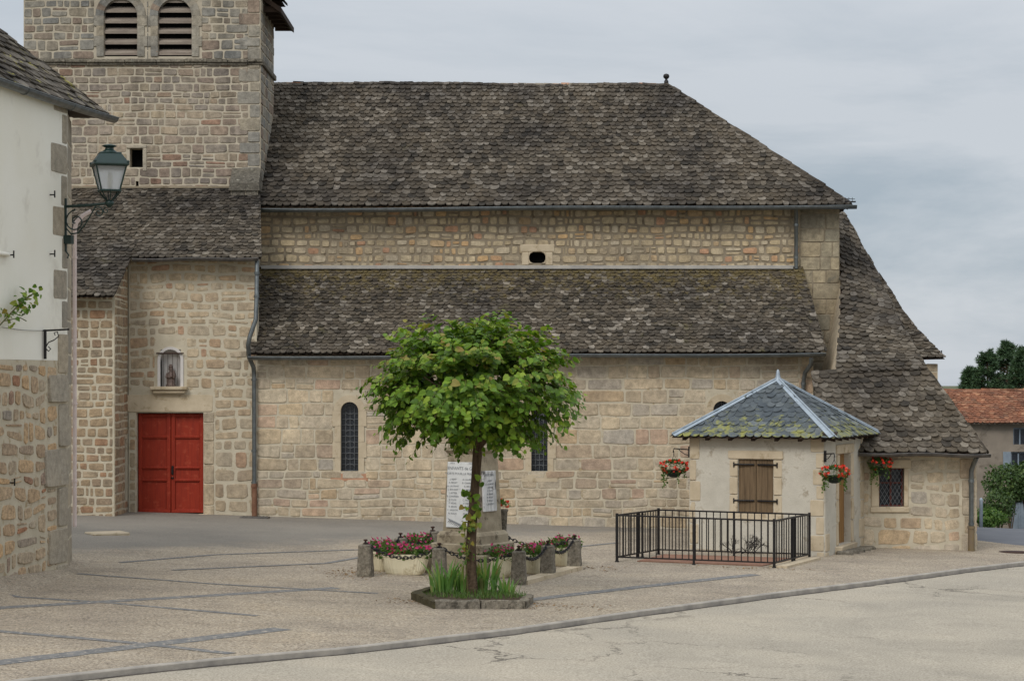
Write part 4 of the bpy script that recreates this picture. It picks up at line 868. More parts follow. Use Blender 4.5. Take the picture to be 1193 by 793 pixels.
# lantern on its bracket
NW = h2.N; lb = h2.p(-.12, 0, .0)
def LP(d, z, s=0): return lb + NW * d + UH * s + Z * z
lamp = thing('wall_lantern', 'dark green glazed street lantern on a scrolled bracket at the white house corner', 'street lamp', tuple(LP(0, 6.3)))
mb = MB(); mb.hexa([LP(0, 5.8, -.03), LP(.03, 5.8, -.03), LP(.03, 5.8, .03), LP(0, 5.8, .03), LP(0, 6.72, -.03), LP(.03, 6.72, -.03), LP(.03, 6.72, .03), LP(0, 6.72, .03)])
mb.tube([LP(0, 6.58), LP(.5, 6.6), LP(.84, 6.63)], .025, 8)
mb.tube([LP(.03, 6.2), LP(.12, 6.1), LP(.25, 6.12), LP(.4, 6.3), LP(.52, 6.5), LP(.58, 6.6)], .014, 6)
def scroll(c, r, turns, a0, d1, thick, flip=1): return [c + NW * (r * (1 - k / 26) * math.cos(a0 + flip * turns * 2 * PI * k / 24)) + Z * (r * (1 - k / 26) * math.sin(a0 + flip * turns * 2 * PI * k / 24)) for k in range(23)]
mb.tube(scroll(LP(.2, 6.32), .2, 1.6, PI * .5, 0, 0), .012, 6); mb.tube(scroll(LP(.62, 6.47), .1, 1.4, PI * .7, 0, 0, -1), .011, 6); mb.tube(scroll(LP(.76, 6.5), .06, 1.2, PI * .5, 0, 0), .009, 6)
mb.tube([LP(.01, 5.82), LP(.07, 5.74), LP(.05, 5.68)], .014, 6)
mb.hexa([LP(0, 5.93, -.07), LP(.14, 5.93, -.07), LP(.14, 5.93, .07), LP(0, 5.93, .07), LP(0, 6.08, -.07), LP(.14, 6.08, -.07), LP(.14, 6.08, .07), LP(0, 6.08, .07)])
mb.build('bracket', M_GREENP, lamp)
lc = LP(.82, 0); rot = R(45 + 18); S2 = math.sqrt(2)
hd_ = MB(); hd_.lathe([(.42, 7.27), (.43, 7.29), (.42, 7.31), (.26, 7.48), (.27, 7.49), (.23, 7.505)], tuple(lc), 4, smooth=False, rot=rot)
hd_.lathe([(.15, 7.5), (.11, 7.535), (.08, 7.555), (.07, 7.59), (.12, 7.61), (.13, 7.62), (.1, 7.635), (.03, 7.65)], tuple(lc), 14)
hd_.build('lamp_hood', M_GREENP, lamp)
fr = MB()
cn = lambda r, z, k: lc + Vector((r * math.cos(rot + k * PI / 2), r * math.sin(rot + k * PI / 2), z))
for k in range(4):
    fr.tube([cn(.22, 6.84, k), cn(.37, 7.28, k)], .016, 6); fr.tube([cn(.22, 6.84, k), cn(.22, 6.84, k + 1)], .02, 6); fr.tube([cn(.37, 7.27, k), cn(.37, 7.27, k + 1)], .018, 6)
    fr.tube([cn(.22, 6.84, k), cn(.17, 6.78, k), cn(.06, 6.68, k), cn(.03, 6.62, k)], .012, 6)
    fr.tube([cn(.2, 6.84, k + .5), cn(.12, 6.74, k + .5), cn(.02, 6.64, k + .5)], .01, 6)
fr.lathe([(.03, 6.55), (.07, 6.6), (.08, 6.64), (.05, 6.68)], tuple(lc), 12); fr.lathe([(.26, 6.83), (.26, 6.85)], tuple(lc), 4, rot=rot, smooth=False)
for k in range(4): c = cn(.4, 7.31, k); fr.lathe([(.02, 0), (.028, .02), (.01, .045)], tuple(c), 6)
fr.build('lamp_frame', M_GREENP, lamp)
for k in range(4): g = MB(); g.poly([cn(.215, 6.86, k), cn(.215, 6.86, k + 1), cn(.36, 7.26, k + 1), cn(.36, 7.26, k)]); g.build('glass_pane', M_GLASS, lamp)
mb = MB(); mb.lathe([(.03, 6.86), (.03, 6.95), (.045, 6.98), (.05, 7.1), (.03, 7.17)], tuple(lc), 10); mb.build('bulb', M_PLAS, lamp)
# small scrolled sign bracket
a, z = onw(h2, 50, 402); sb_ = lambda d, zz: h2.p(a, zz, d)
mb = MB(); mb.tube([sb_(.04, 3.92), sb_(.04, 4.42)], .028, 6); mb.tube([sb_(.0, 4.4), sb_(.47, 4.42)], .016, 6); mb.tube([sb_(.05, 4.12), sb_(.1, 4.2), sb_(.2, 4.24), sb_(.28, 4.3), sb_(.26, 4.38), sb_(.2, 4.36), sb_(.22, 4.32)], .01, 5); mb.tube([sb_(.05, 4.1), sb_(.1, 4.05), sb_(.14, 4.09), sb_(.1, 4.13)], .01, 5)
tag(mb.build('wall_bracket', M_IRON), 'small empty black scrolled iron bracket fixed where the plaster meets the stone base', 'bracket')
mb = MB(); pts = []
for k in range(9):
    aa, zz = onw(h2, 50 * k / 8, 381 + 4 * k / 8); pts.append(h2.p(aa, zz + .02 * math.sin(PI * k / 8) * -1, .03))
mb.tube(pts, .006, 4); tag(mb.build('wire', M_DGUT), 'thin grey wire strung along the white plaster wall', 'wire')
# ------------------------------------------------------------------ leaves & flowers
def leaf(mb, p, d, nrm, s, mi=0, wide=1.0, fold=.16):
    d = d.normalized(); sd = d.cross(nrm)
    if sd.length < 1e-4: sd = d.orthogonal()
    sd.normalize(); up_ = sd.cross(d)
    pt = lambda x, y, z: p + sd * (x * s * wide) + d * (y * s) + up_ * (z * s)
    mb.add([pt(0, 0, 0), pt(0, .5, -.02), pt(0, 1.05, -.10), pt(.3, -.1, fold * .5), pt(.5, .22, fold), pt(.36, .68, fold * .6), pt(-.3, -.1, fold * .5), pt(-.5, .22, fold), pt(-.36, .68, fold * .6)],
           [(0, 3, 4, 1), (1, 4, 5, 2), (0, 1, 7, 6), (1, 2, 8, 7)], mi, False)
def rdir(rng): 
    while True:
        v = Vector((rng.uniform(-1, 1), rng.uniform(-1, 1), rng.uniform(-1, 1)))
        if .1 < v.length < 1: return v.normalized()
def bloom(mb, p, nrm, r, rng, mi=0):
    nrm = nrm.normalized(); a = nrm.orthogonal().normalized(); b = nrm.cross(a); vs = [p - nrm * r * .25]; k = 5; ph = rng.random() * 6
    for i in range(k * 2):
        t = ph + PI * i / k; rr = r if i % 2 == 0 else r * .62; vs.append(p + (a * math.cos(t) + b * math.sin(t)) * rr + nrm * (.12 * r if i % 2 == 0 else 0))
    mb.add(vs, [(0, 1 + i, 1 + (i + 1) % (2 * k)) for i in range(2 * k)], mi)
# ------------------------------------------------------------------ TREE in its bed
YT = 35.0
tree = thing('lime_tree', 'small round-headed lime tree with dense bright green leaves in front of the memorial', 'tree', tuple(G(549, 697)))
tb_ = [P(550, 700, YT), P(549, 670, YT), P(548.5, 635, YT), P(551, 595, YT), P(554, 560, YT), P(556, 530, YT), P(555, 505, YT)]
mb = MB(); mb.tube(tb_, [.115, .095, .086, .08, .075, .08, .06], 12)
rng = random.Random(77); CC = P(544, 449, YT); AX, AY, AZ = 1.76, 1.68, 1.22
def crown_r(d):      # lumpy radius factor
    f = 1 + .24 * noise.noise(d * 1.7 + Vector((3, 1, 5))) + .12 * noise.noise(d * 3.7)
    if d.z < -.5: f *= 1 - .1 * min(1, (-d.z - .5) * 2)
    if d.z > .3: f *= .99 + .08 * math.sin(d.x * 5 + 1)
    return f
limbs = []
for k in range(9):
    t = 2 * PI * k / 9 + rng.uniform(-.2, .2); e = rng.uniform(.15, .9); d = Vector((math.cos(t) * math.cos(e), math.sin(t) * math.cos(e), math.sin(e)))
    st = tb_[5] + (tb_[6] - tb_[5]) * rng.random(); en = CC + Vector((d.x * AX * .62, d.y * AY * .62, d.z * AZ * .6 - .12)); mid_ = st.lerp(en, .5) + Vector((0, 0, -.08)) + rdir(rng) * .06
    pts = [st, st.lerp(mid_, .5) + rdir(rng) * .03, mid_, en]; mb.tube(pts, [.05, .04, .032, .02], 7); limbs.append(pts)
    for _ in range(4):
        s0 = pts[2].lerp(pts[3], rng.random()); e0_ = s0 + (rdir(rng) + (s0 - CC).normalized()).normalized() * .5; mb.tube([s0, s0.lerp(e0_, .5) + rdir(rng) * .04, e0_], [.016, .012, .007], 5)
mb.build('trunk', M_BARK, tree)
lv = MB(); tw = MB()
clumps = []
while len(clumps) < 62:
    c_ = rdir(rng)
    if all((c_ - q).length > .27 for q in clumps): clumps.append(c_)
clamp_r = [rng.uniform(.84, 1.12) for _ in clumps]
for i in range(860):
    ci = i % 62; d = (clumps[ci] + rdir(rng) * .24).normalized(); cr_ = clamp_r[ci]
    f = crown_r(d) * cr_; outer = rng.random() < .76
    tip = CC + Vector((d.x * AX, d.y * AY, d.z * AZ)) * f * (rng.uniform(.88, 1.06) if outer else rng.uniform(.35, .8))
    st = CC + Vector((d.x * AX, d.y * AY, d.z * AZ - .1)) * f * .45 + rdir(rng) * .12
    ax = (tip - st); L = min(ax.length, .62); ax.normalize(); st = tip - ax * L + Vector((0, 0, .05))
    droop = Vector((0, 0, -.14 if d.z < .25 else .02)); tip = tip + droop
    tw.tube([st, (st + tip) / 2 + Vector((0, 0, .04)), tip], [.006, .005, .003], 4, 0, False, False)
    n = rng.randint(8, 12)
    for j in range(n):
        f_ = .12 + .9 * j / n; p = st.lerp(tip, f_) + Vector((0, 0, .16 * f_ * (1 - f_))); sdv = ax.cross(Z); sdv = sdv.normalized() if sdv.length > .1 else rdir(rng)
        side = sdv * (1 if j % 2 else -1)
        dd = (side * .8 + ax * .45 + Vector((0, 0, -.45 if d.z < .5 else -.1)) + rdir(rng) * .5).normalized()
        nr = (Vector((0, 0, 1)) * .7 + (p - CC).normalized() * .8 + rdir(rng) * .5)
        s = rng.uniform(.085, .145) * (1 if j < n - 2 else .65)
        young = j >= n - 3 and d.z > .1 and rng.random() < .5
        leaf(lv, p + dd * .04, dd, nr, s, 1 if young else 0, fold=rng.uniform(.05, .25))
for (px, py, n, r) in ((545, 585, 13, .12), (549, 598, 7, .08), (556, 605, 5, .06), (545, 610, 6, .06), (560, 560, 2, .03)):
    c = P(px, py, YT - .12)
    for _ in range(n):
        d = rdir(rng); leaf(lv, c + d * r, d, Vector((0, -1, .6)) + rdir(rng) * .6, rng.uniform(.08, .13), 1 if py > 604 or rng.random() < .3 else 0)
lv.build('crown', [M_LEAF, M_LEAFY], tree); tw.build('twigs', M_STEM, tree)
# bed
bedp = [G(*q) for q in ((506, 709), (613, 709), (621, 701), (590, 692), (500, 692), (479, 698))]
bed = thing('stone_edged_bed', 'low planting bed edged with rough granite kerbstones around the foot of the lime tree', 'flower bed', tuple(sum(bedp, Vector()) / 6))
cen = sum(bedp, Vector()) / 6; rng = random.Random(5)
for i in (0, 1, 4, 5):
    a, b = bedp[i], bedp[(i + 1) % 6]; e = (b - a).normalized(); s = e.cross(Z).normalized(); L = (b - a).length; k = 2 if L > 1 else 1
    for j in range(k):
        p, q = a + e * (L * j / k + .01), a + e * (L * (j + 1) / k - .01); hgt = rng.uniform(.11, .15); w = .15; o = -s * w; mb = MB(); rag = lambda: Vector((rng.uniform(-.012, .012), rng.uniform(-.012, .012), rng.uniform(-.012, .012)))
        m = 5; vs = []
        for t in range(m):
            c = p.lerp(q, t / (m - 1))
            for (oo, zz) in ((0, -.05), (-.005, hgt * .9), (.02, hgt), (w - .02, hgt), (w, -.05)): vs.append(c - s * oo + Z * zz + rag())
        fs = [(t * 5 + u, t * 5 + u + 1, t * 5 + u + 6, t * 5 + u + 5) for t in range(m - 1) for u in range(4)] + [(0, 1, 2, 3, 4), tuple((m - 1) * 5 + u for u in range(5))[::-1]]
        mb.add(vs, fs); mb.build('kerbstone', M_GRAN if i not in (4, 5) else M_MOSS, bed)
mb = MB(); mb.poly([cen + (p - cen) * .9 + Z * .085 for p in bedp]); mb.build('soil', M_SOIL, bed)
def blade(mb, p, lean, h, w, rng, mi=0):
    lean = Vector((lean.x, lean.y, 0)); s = lean.cross(Z); s = s.normalized() if s.length > 1e-3 else Vector((1, 0, 0)); s = (s + Vector((rng.uniform(-.6, .6), rng.uniform(-.6, .6), 0))).normalized(); vs = []; n = 5
    for k in range(n + 1):
        t = k / n; c = p + lean * (h * t * t) + Z * (h * t * (1 - .25 * t * lean.length)); ww = w * (1 - t) ** .6 * (.6 + .8 * min(1, t * 3)) / 1.4 + .001
        vs += [c - s * ww, c + s * ww]
    mb.add(vs, [(2 * k, 2 * k + 1, 2 * k + 3, 2 * k + 2) for k in range(n)], mi, True)
iris = [(516, 695, 34, .55, 'tall iris clump with upright sword leaves at the left end of the bed'), (538, 695, 30, .48, 'iris clump just left of the tree trunk in the bed'), (566, 694, 48, .66, 'tallest iris clump, right of the tree trunk in the bed'), (589, 697, 26, .34, 'short low iris clump at the right end of the bed')]
for (px, py, n, h, lab) in iris:
    c = G(px, py); mb = MB()
    for _ in range(n):
        r = rng.random() ** .5 * .24; t = rng.random() * 6.28; o = Vector((math.cos(t) * r, math.sin(t) * r * .8, .08)); blade(mb, c + o, Vector((math.cos(t), math.sin(t), 0)) * rng.uniform(.05, .6), h * rng.uniform(.5, 1.12), rng.uniform(.024, .042), rng)
    tag(mb.build('iris_plant', M_IRIS), lab, 'plant', 'iris clumps in the tree bed')
mb = MB()
for _ in range(900):
    t = rng.random() * 6.28; r = rng.random() ** .5; c = cen + Vector((math.cos(t) * .85 * r, math.sin(t) * .5 * r, .08)); blade(mb, c, rdir(rng) * .5, rng.uniform(.03, .12), .005, rng)
tag(mb.build('grass', M_FOL), 'short grass covering the soil of the tree bed', 'grass')['kind'] = 'stuff'
mb = MB()
for _ in range(38):
    c = P(543 + rng.uniform(-10, 10), 628 + rng.uniform(-18, 30), YT - .2 + rng.uniform(-.1, .1)); leaf(mb, c, rdir(rng), rdir(rng) + Vector((0, -.5, .6)), rng.uniform(.04, .08), rng.randint(0, 1))
mb.tube([G(545, 697), P(543, 650, YT - .2), P(541, 610, YT - .2)], .007, 5, 2); mb.tube([G(541, 697), P(540, 660, YT - .25), P(549, 630, YT - .2)], .007, 5, 2)
tag(mb.build('sapling', [M_LEAFY, M_FOL, M_STEM]), 'thin reddish green sucker shoots rising beside the lime trunk', 'plant')
# ------------------------------------------------------------------ MEMORIAL ENCLOSURE
eA, eC, eE, eG = Vector((-2.6, 38.1, 0)), Vector((.12, 37.5, 0)), Vector((1.19, 40.8, 0)), Vector((-1.53, 41.4, 0))
def gr(v, dz=0): return Vector((v.x, v.y, gz(v.x, v.y) + dz))
eB_, eD, eF, eH = gr(eA.lerp(eC, .485)), gr(eC.lerp(eE, .5)), gr(eA.lerp(eG, .5)), gr(eG.lerp(eE, .5)); eA, eC, eE, eG = map(gr, (eA, eC, eE, eG))
post = thing('stone_post', 'x', 'post', (0, 0, 0), 'granite posts of the chained memorial enclosure')
mb = MB(); m = 6; vs = []
rng = random.Random(12)
for i in range(m + 1):
    t = i / m; h = .56 * t - .05 * (1 - t); w = .124 - .022 * t
    for k in range(4):
        for s_ in (-1, 1):
            a = PI / 4 + k * PI / 2 + s_ * .12; vs.append((w * S2 * math.cos(a) + rng.uniform(-.004, .004), w * S2 * math.sin(a) + rng.uniform(-.004, .004), h + rng.uniform(-.004, .004)))
top = [(x * .82, y * .82, .585) for (x, y, z) in vs[-8:]]; vs += top
mb.add(vs, [(i * 8 + k, i * 8 + (k + 1) % 8, (i + 1) * 8 + (k + 1) % 8, (i + 1) * 8 + k) for i in range(m + 1) for k in range(8)] + [tuple((m + 1) * 8 + k for k in range(8))])
mb.build('shaft', M_GRAN, post)
mb = MB(); mb.lathe([(.022, .57), (.018, .6), (.016, .64), (.04, .655), (.042, .67), (.015, .68)], (0, 0, 0), 8); mb.tube([(-.05, 0, .6), (.05, 0, .6)], .01, 6); mb.build('iron_knob', M_RIRON, post)
plabs = [(eA, 'leftmost granite post at the front left corner of the memorial enclosure', 1), (eB_, 'granite post left of the tree trunk, middle of the front chain', 1), (eC, 'granite post at the front right corner, just right of the iris bed', 1.03),
         (eD, 'granite post halfway along the right side between two cream tubs', 1), (eE, 'rightmost granite post at the rear right corner with the kerb end', 1), (eF, 'granite post halfway along the left side behind the magenta flowers', 1.02), (eG, 'granite post at the rear left corner beside the memorial steps', 1.05), (eH, 'granite post hidden behind the memorial on the rear side', 1)]
for i, (p, lab, s) in enumerate(plabs):
    M = TR(p.x, p.y, p.z, -.22 + .06 * (i % 3), s * .97)
    if i == 0: post.matrix_basis = M; post['label'] = lab; M0i = M.inverted()
    else: dup(post, M @ M0i, lab)
def chain(a, b, sag, lab):
    mb = MB(); a, b = a + Z * .6, b + Z * .6; L = (b - a).length; n = int(L * 1.18 / .075); e = (b - a) / L
    f = lambda t: a.lerp(b, t) - Z * (4 * sag * t * (1 - t))
    for k in range(n):
        t = (k + .5) / n; c = f(t); d = (f(min(1, t + .01)) - f(max(0, t - .01))).normalized(); s = d.orthogonal().normalized(); s = d.cross(Z).normalized(); u = s.cross(d)
        if k % 2: s, u = u, s
        vs = [];
        pts = [c + d * (.052 * math.cos(j * PI / 5)) + s * (.028 * math.sin(j * PI / 5)) for j in range(11)]; mb.tube(pts, .0095, 5, cap=False)
    tag(mb.build('iron_chain', M_IRON), lab, 'chain', 'black chains hung between the granite posts')
chain(eA, eB_, .24, 'black chain sagging over the front left cream tub'); chain(eB_, eC, .22, 'black chain sagging behind the tree trunk at the enclosure front'); chain(eC, eD, .22, 'black chain between the front right post and the middle right post'); chain(eD, eE, .22, 'black chain between the middle right post and the rear right post')
chain(eA, eF, .2, 'black chain from the leftmost post back along the left side'); chain(eF, eG, .2, 'black chain at the rear of the left side near the memorial'); chain(eG, eH, .2, 'black chain left of the memorial on the rear side'); chain(eH, eE, .2, 'black chain right of the memorial on the rear side')
mb = MB(); e = (eE - eC).normalized(); s = e.cross(Z)
for k in range(3):
    p, q = eC.lerp(eE, k / 3) + e * .01, eC.lerp(eE, (k + 1) / 3) - e * .01
    mb.hexa([p + s * .16 - Z * .05, p - s * .1 - Z * .05, q - s * .1 - Z * .05, q + s * .16 - Z * .05, p + s * .16 + Z * .07, p - s * .1 + Z * .07, q - s * .1 + Z * .07, q + s * .16 + Z * .07])
tag(mb.build('stone_edging', M_TRIM), 'low pale stone edging under the posts on the right side of the memorial enclosure', 'edging')
# memorial
mc = Vector((-.72, 39.3, gz(-.72, 39.3))); al = R(-33)
mem = thing('war_memorial', 'tapered stone war memorial on steps with white name plaques behind the lime tree', 'memorial', tuple(mc))
MM = Matrix.Translation((mc.x, mc.y, 0)) @ Matrix.Rotation(al, 4, 'Z')
mb = MB(); mb.M = MM
for (h, z0, z1) in ((.66, -.1, .42), (.56, .422, .6)): mb.bbox(-h, h, -h, h, z0, z1, .02)
h = .47; mb.lathe([(h * S2, .602), (h * S2, .74), (h * S2 * .94, .79), (h * S2 * .9, .81)], (0, 0, 0), 4, smooth=False, rot=PI / 4)
mb.build('steps', M_MONU, mem)
mb = MB(); mb.M = MM; mb.lathe([(.39 * S2, .81), (.325 * S2, 2.22)], (0, 0, 0), 4, smooth=False, rot=PI / 4); mb.build('shaft', M_MONU, mem)
mb = MB(); mb.M = MM; mb.lathe([(.33 * S2, 2.222), (.38 * S2, 2.28), (.38 * S2, 2.34), (.31 * S2, 2.38), (.3 * S2, 2.5), (.34 * S2, 2.53), (.33 * S2, 2.58), (.05, 2.74)], (0, 0, 0), 4, smooth=False, rot=PI / 4); mb.build('cap', M_MONU, mem)
# front plaque: a plane leaning with the shaft
slope = (.39 - .325) / 1.41
def face_M(side):     # local x right, y up, z out of the face
    base = MM @ Matrix.Rotation(side, 4, 'Z') @ Matrix.Translation((0, -.39, .81)) @ Matrix.Rotation(R(90) - math.atan(slope), 4, 'X'); return base
FM = face_M(0)
mb = MB(); mb.M = FM; mb.bbox(-.31, .31, .07, 1.26, .0, .03, .006); plq = mb.build('plaque', M_MARB, mem, 'large white marble plaque of names with an engraved laurel branch')
def text(body, size, x, y, M, parent, z=.033, ext=.001, name='lettering'):
    cu = bpy.data.curves.new('t', 'FONT'); cu.body = body; cu.size = size; cu.align_x = 'CENTER'; cu.extrude = ext; cu.resolution_u = 2
    ob = bpy.data.objects.new('t', cu); COL.objects.link(ob); dg = bpy.context.evaluated_depsgraph_get(); me = bpy.data.meshes.new_from_object(ob.evaluated_get(dg)); bpy.data.objects.remove(ob)
    me.transform(M @ Matrix.Translation((x, y, z))); me.materials.clear(); me.materials.append(M_INK); me.name = name
    return me
import bmesh
def join_text(items, M, parent, z=.033):
    bm = bmesh.new()
    for (b, s, x, y) in items: me = text(b, s, x, y, M, parent, z); bm.from_mesh(me)
    me = bpy.data.meshes.new('lettering'); bm.to_mesh(me); me.materials.append(M_INK); o = bpy.data.objects.new('lettering', me); COL.objects.link(o); o.parent = parent
    return o
items = [('1914', .05, -.2, 1.22), ('1918', .05, .2, 1.22), ('ENFANTS de GR.', .082, 0, 1.12), ('MORTS POUR LA FRANCE', .06, 0, 1.03)]
nm = ['J. REMY', 'P. MEGET', 'A. LAURENT', 'L. BOUDET', 'J. ASTIER', 'B. CHARRIER', 'E. CLOS', 'F. VIDAL', 'R. BRUN', 'C. HUGON', 'M. ROUX']
for i, s_ in enumerate(nm): items.append((s_, .046, -.17, .93 - .062 * i)); items.append((nm[(i * 3 + 2) % 11], .046, .16, .93 - .062 * i))
join_text(items, FM, plq)
mb = MB(); mb.M = FM; mb.tube([(-.24, .2, .034), (-.1, .16, .034), (.05, .1, .034), (.12, .09, .034)], .006, 4)
for k in range(9):
    x = -.22 + .035 * k; y = .2 - .012 * k
    for sd in (1, -1): mb.add([(x, y, .034), (x - .03, y + sd * .03, .035), (x - .06, y + sd * .045, .034), (x - .03, y + sd * .012, .035)], [(0, 1, 2, 3)])
mb.build('laurel_branch', M_INK, plq)
SM = face_M(PI / 2)
mb = MB(); mb.M = SM; mb.bbox(-.24, .2, .36, 1.1, .0, .035, .008); p2 = mb.build('plaque', M_MARBW, mem, 'smaller streaked white plaque on the right face')
join_text([('1939-1945', .07, -.02, 1.0)] + [(nm[(i * 2) % 11], .05, -.02, .9 - .06 * i) for i in range(8)], SM, p2, .037)
# pot of red geraniums on the memorial step
pc = P(585, 600, 39.75); pcz = .6
pot = thing('geranium_pot', 'tall grey pot of red geraniums on the memorial step, right of the small plaque', 'flower pot', (pc.x, pc.y, pcz))
mb = MB(); mb.lathe([(.07, pcz), (.075, pcz + .05), (.1, 1.12), (.115, 1.14), (.115, 1.17), (.09, 1.17)], (pc.x, pc.y, 0), 14); mb.build('pot', M_GRAN, pot)
mb = MB(); f2 = MB(); rng = random.Random(3)
for _ in range(60): d = rdir(rng); leaf(mb, Vector((pc.x, pc.y, 1.22)) + Vector((d.x * .13, d.y * .13, abs(d.z) * .1)), d, d + Z, .05)
for _ in range(9):
    d = rdir(rng); c = Vector((pc.x, pc.y, 1.27)) + Vector((d.x * .15, d.y * .13 - .04, d.z * .09))
    for _ in range(5): bloom(f2, c + rdir(rng) * .02, rdir(rng) + Vector((0, -1, .5)), .025, rng)
mb.build('foliage', M_FOL, pot); f2.build('flowers', M_REDF, pot)
# cream tubs
def tub(L, W, H, seed):
    root = thing('planter_tub', 'x', 'planter', (0, 0, 0), 'cream fluted tubs of magenta petunias round the memorial'); mb = MB(); n = 72; vs = []; lv_ = [(0, .74), (.03, .80), (.12, .88), (.26, .96), (H - .05, 1.0), (H - .045, 1.04), (H, 1.05), (H, .97), (H - .06, .95)]
    for (z, sc) in lv_:
        for k in range(n):
            t = 2 * PI * k / n; c, s_ = math.cos(t), math.sin(t); x = math.copysign(abs(c) ** .55, c) * L / 2; y = math.copysign(abs(s_) ** .55, s_) * W / 2
            fl = 1 + (.018 * (1 if k % 2 else -1) if .02 < z < H - .05 else 0); vs.append((x * sc * fl, y * sc * fl, z))
    mb.add(vs, [(i * n + k, i * n + (k + 1) % n, (i + 1) * n + (k + 1) % n, (i + 1) * n + k) for i in range(len(lv_) - 1) for k in range(n)] + [tuple(range(n))[::-1]]); mb.build('tub', M_CREAM, root)
    sb2 = MB(); sb2.lathe([(.5, H - .07), (.49, H - .06)], (0, 0, 0), 20, sx=L * .95, sy=W * .95); sb2.build('soil', M_SOIL, root)
    rng = random.Random(seed); fo = MB(); fw = MB()
    for _ in range(620):
        x = rng.uniform(-1, 1) * L * .55; y = rng.uniform(-1, 1) * W * .6; z = H - .02 + rng.random() ** 1.3 * .17 * (1 + .6 * noise.noise((x * 4, y * 4, seed)))
        if abs(x) > L * .48 or abs(y) > W * .5: z -= .06
        d = rdir(rng); leaf(fo, Vector((x, y, z)), d + Z * .4, rdir(rng) + Z, rng.uniform(.035, .06))
    for _ in range(85):
        x = rng.uniform(-1, 1) * L * .55; y = rng.uniform(-1, 1) * W * .62; z = H + .06 + rng.random() * .14 * (1 + .7 * noise.noise((x * 4, y * 4, seed)))
        if abs(y) > W * .45: z -= .1
        bloom(fw, Vector((x, y, z)), rdir(rng) * .6 + Vector((0, -.8, .8)), rng.uniform(.024, .042), rng)
    fo.build('foliage', M_FOL, root); fw.build('flowers', M_MAG, root); return root
tubs = [((472, 672.5), -.2, .86, 'large cream tub full of magenta petunias behind the front left chain'), ((448, 668), 1.2, .7, 'cream tub mostly behind the larger one at the left corner'), ((572, 675.5), -.2, .9, 'cream tub half hidden by the tree trunk and iris leaves'), ((625, 671), 1.15, .9, 'cream tub between the front right post and the middle right post'), ((657, 662), 1.2, .9, 'rightmost cream tub between the middle and rear right posts'), ((486, 660), 1.25, .7, 'cream tub on the left side beside the memorial steps')]
for i, ((px, py), rz, L, lab) in enumerate(tubs):
    t = tub(L, .38, .37, 40 + i); q = G(px, py - 4); t['label'] = lab; ch = list(t.children); t.matrix_basis = TR(q.x, q.y, q.z, rz)
# ------------------------------------------------------------------ HUT
C0 = Vector((6.66, 45.75, 0)); Rv = Vector((.916, -.4, 0)).normalized(); Bv = Vector((.4, .916, 0)).normalized(); WF, WD = 3.03, 3.3
hut = thing('small_pavilion', 'small rendered pavilion with pyramid slate roof and wooden shutters beside the iron railing', 'pavilion', (6.0, 47.4, -.2))
hf = Wall(C0 - Rv * WF, Rv); hr = Wall(C0 + Bv * .012 + Rv * .014, Bv, hf.mb); zE = 2.42
def rect(w, x0, x1, y0, y1):
    a0, z = onw(w, x0, y0); a1, _ = onw(w, x1, y0); return (min(a0, a1), max(a0, a1), onw(w, (x0 + x1) / 2, y1)[1], onw(w, (x0 + x1) / 2, y0)[1])
hwi = rect(hf, 860, 901, 535, 597); hdo = rect(hr, 977, 991, 528, 633)
hf.panel(0, WF, -.7, zE, [hwi], .14, .3); hr.panel(0, WD, -.7, zE, [hdo], .3, .3)
rng = random.Random(2); 
q1 = hf.quoins(WF, -1, -.45, zE, hs=(.3, .48), ws=(.2, .3), seed=4, mi=0, dep=.02); hf.quoins(0, 1, -.45, zE, hs=(.3, .5), ws=(.15, .24), seed=5, mi=0, dep=.02); hr.quoins(WD, -1, -.45, zE, hs=(.3, .48), ws=(.3, .42), seed=6, mi=0, dep=.02); hr.quoins(0, 1, -.45, .35, hs=(.3, .4), ws=(.3, .42), seed=7, mi=0, dep=.02)
hl = Wall(C0 - Rv * WF + Bv * WD, -Bv, hf.mb); hl.panel(0, WD - .012, -.7, zE); hk = Wall(C0 + Bv * WD, -Rv, hf.mb); hk.panel(0.01, WF - .01, -.7, zE)
def stn(w, a0, a1, z0, z1, d=.03): w.stone([(a0, z0), (a1, z0), (a1, z1), (a0, z1)], rng, .005, .13, d, 0, jit=.008)
stn(hf, hwi[0] - .24, hwi[1] + .24, hwi[3], hwi[3] + .2)
for (a0, a1) in ((hwi[0] - .2, hwi[0]), (hwi[1], hwi[1] + .2)):
    for k in range(3): stn(hf, a0, a1, lerp(hwi[2], hwi[3], k / 3), lerp(hwi[2], hwi[3], (k + 1) / 3))
stn(hf, hwi[0] - .24, hwi[1] + .24, hwi[2] - .16, hwi[2], .04)
stn(hr, hdo[0] - .25, hdo[1] + .25, hdo[3], hdo[3] + .22)
for (a0, a1) in ((hdo[0] - .2, hdo[0]), (hdo[1], hdo[1] + .2)):
    for k in range(4): stn(hr, a0, a1, lerp(hdo[2], hdo[3], k / 4), lerp(hdo[2], hdo[3], (k + 1) / 4))
stn(hr, hdo[0] - .3, hdo[1] + .3, hdo[2] - .22, hdo[2], .12)
hf.mb.build('rendered_wall', [M_TRIM, M_HUTP], hut)
hm = (hwi[0] + hwi[1]) / 2
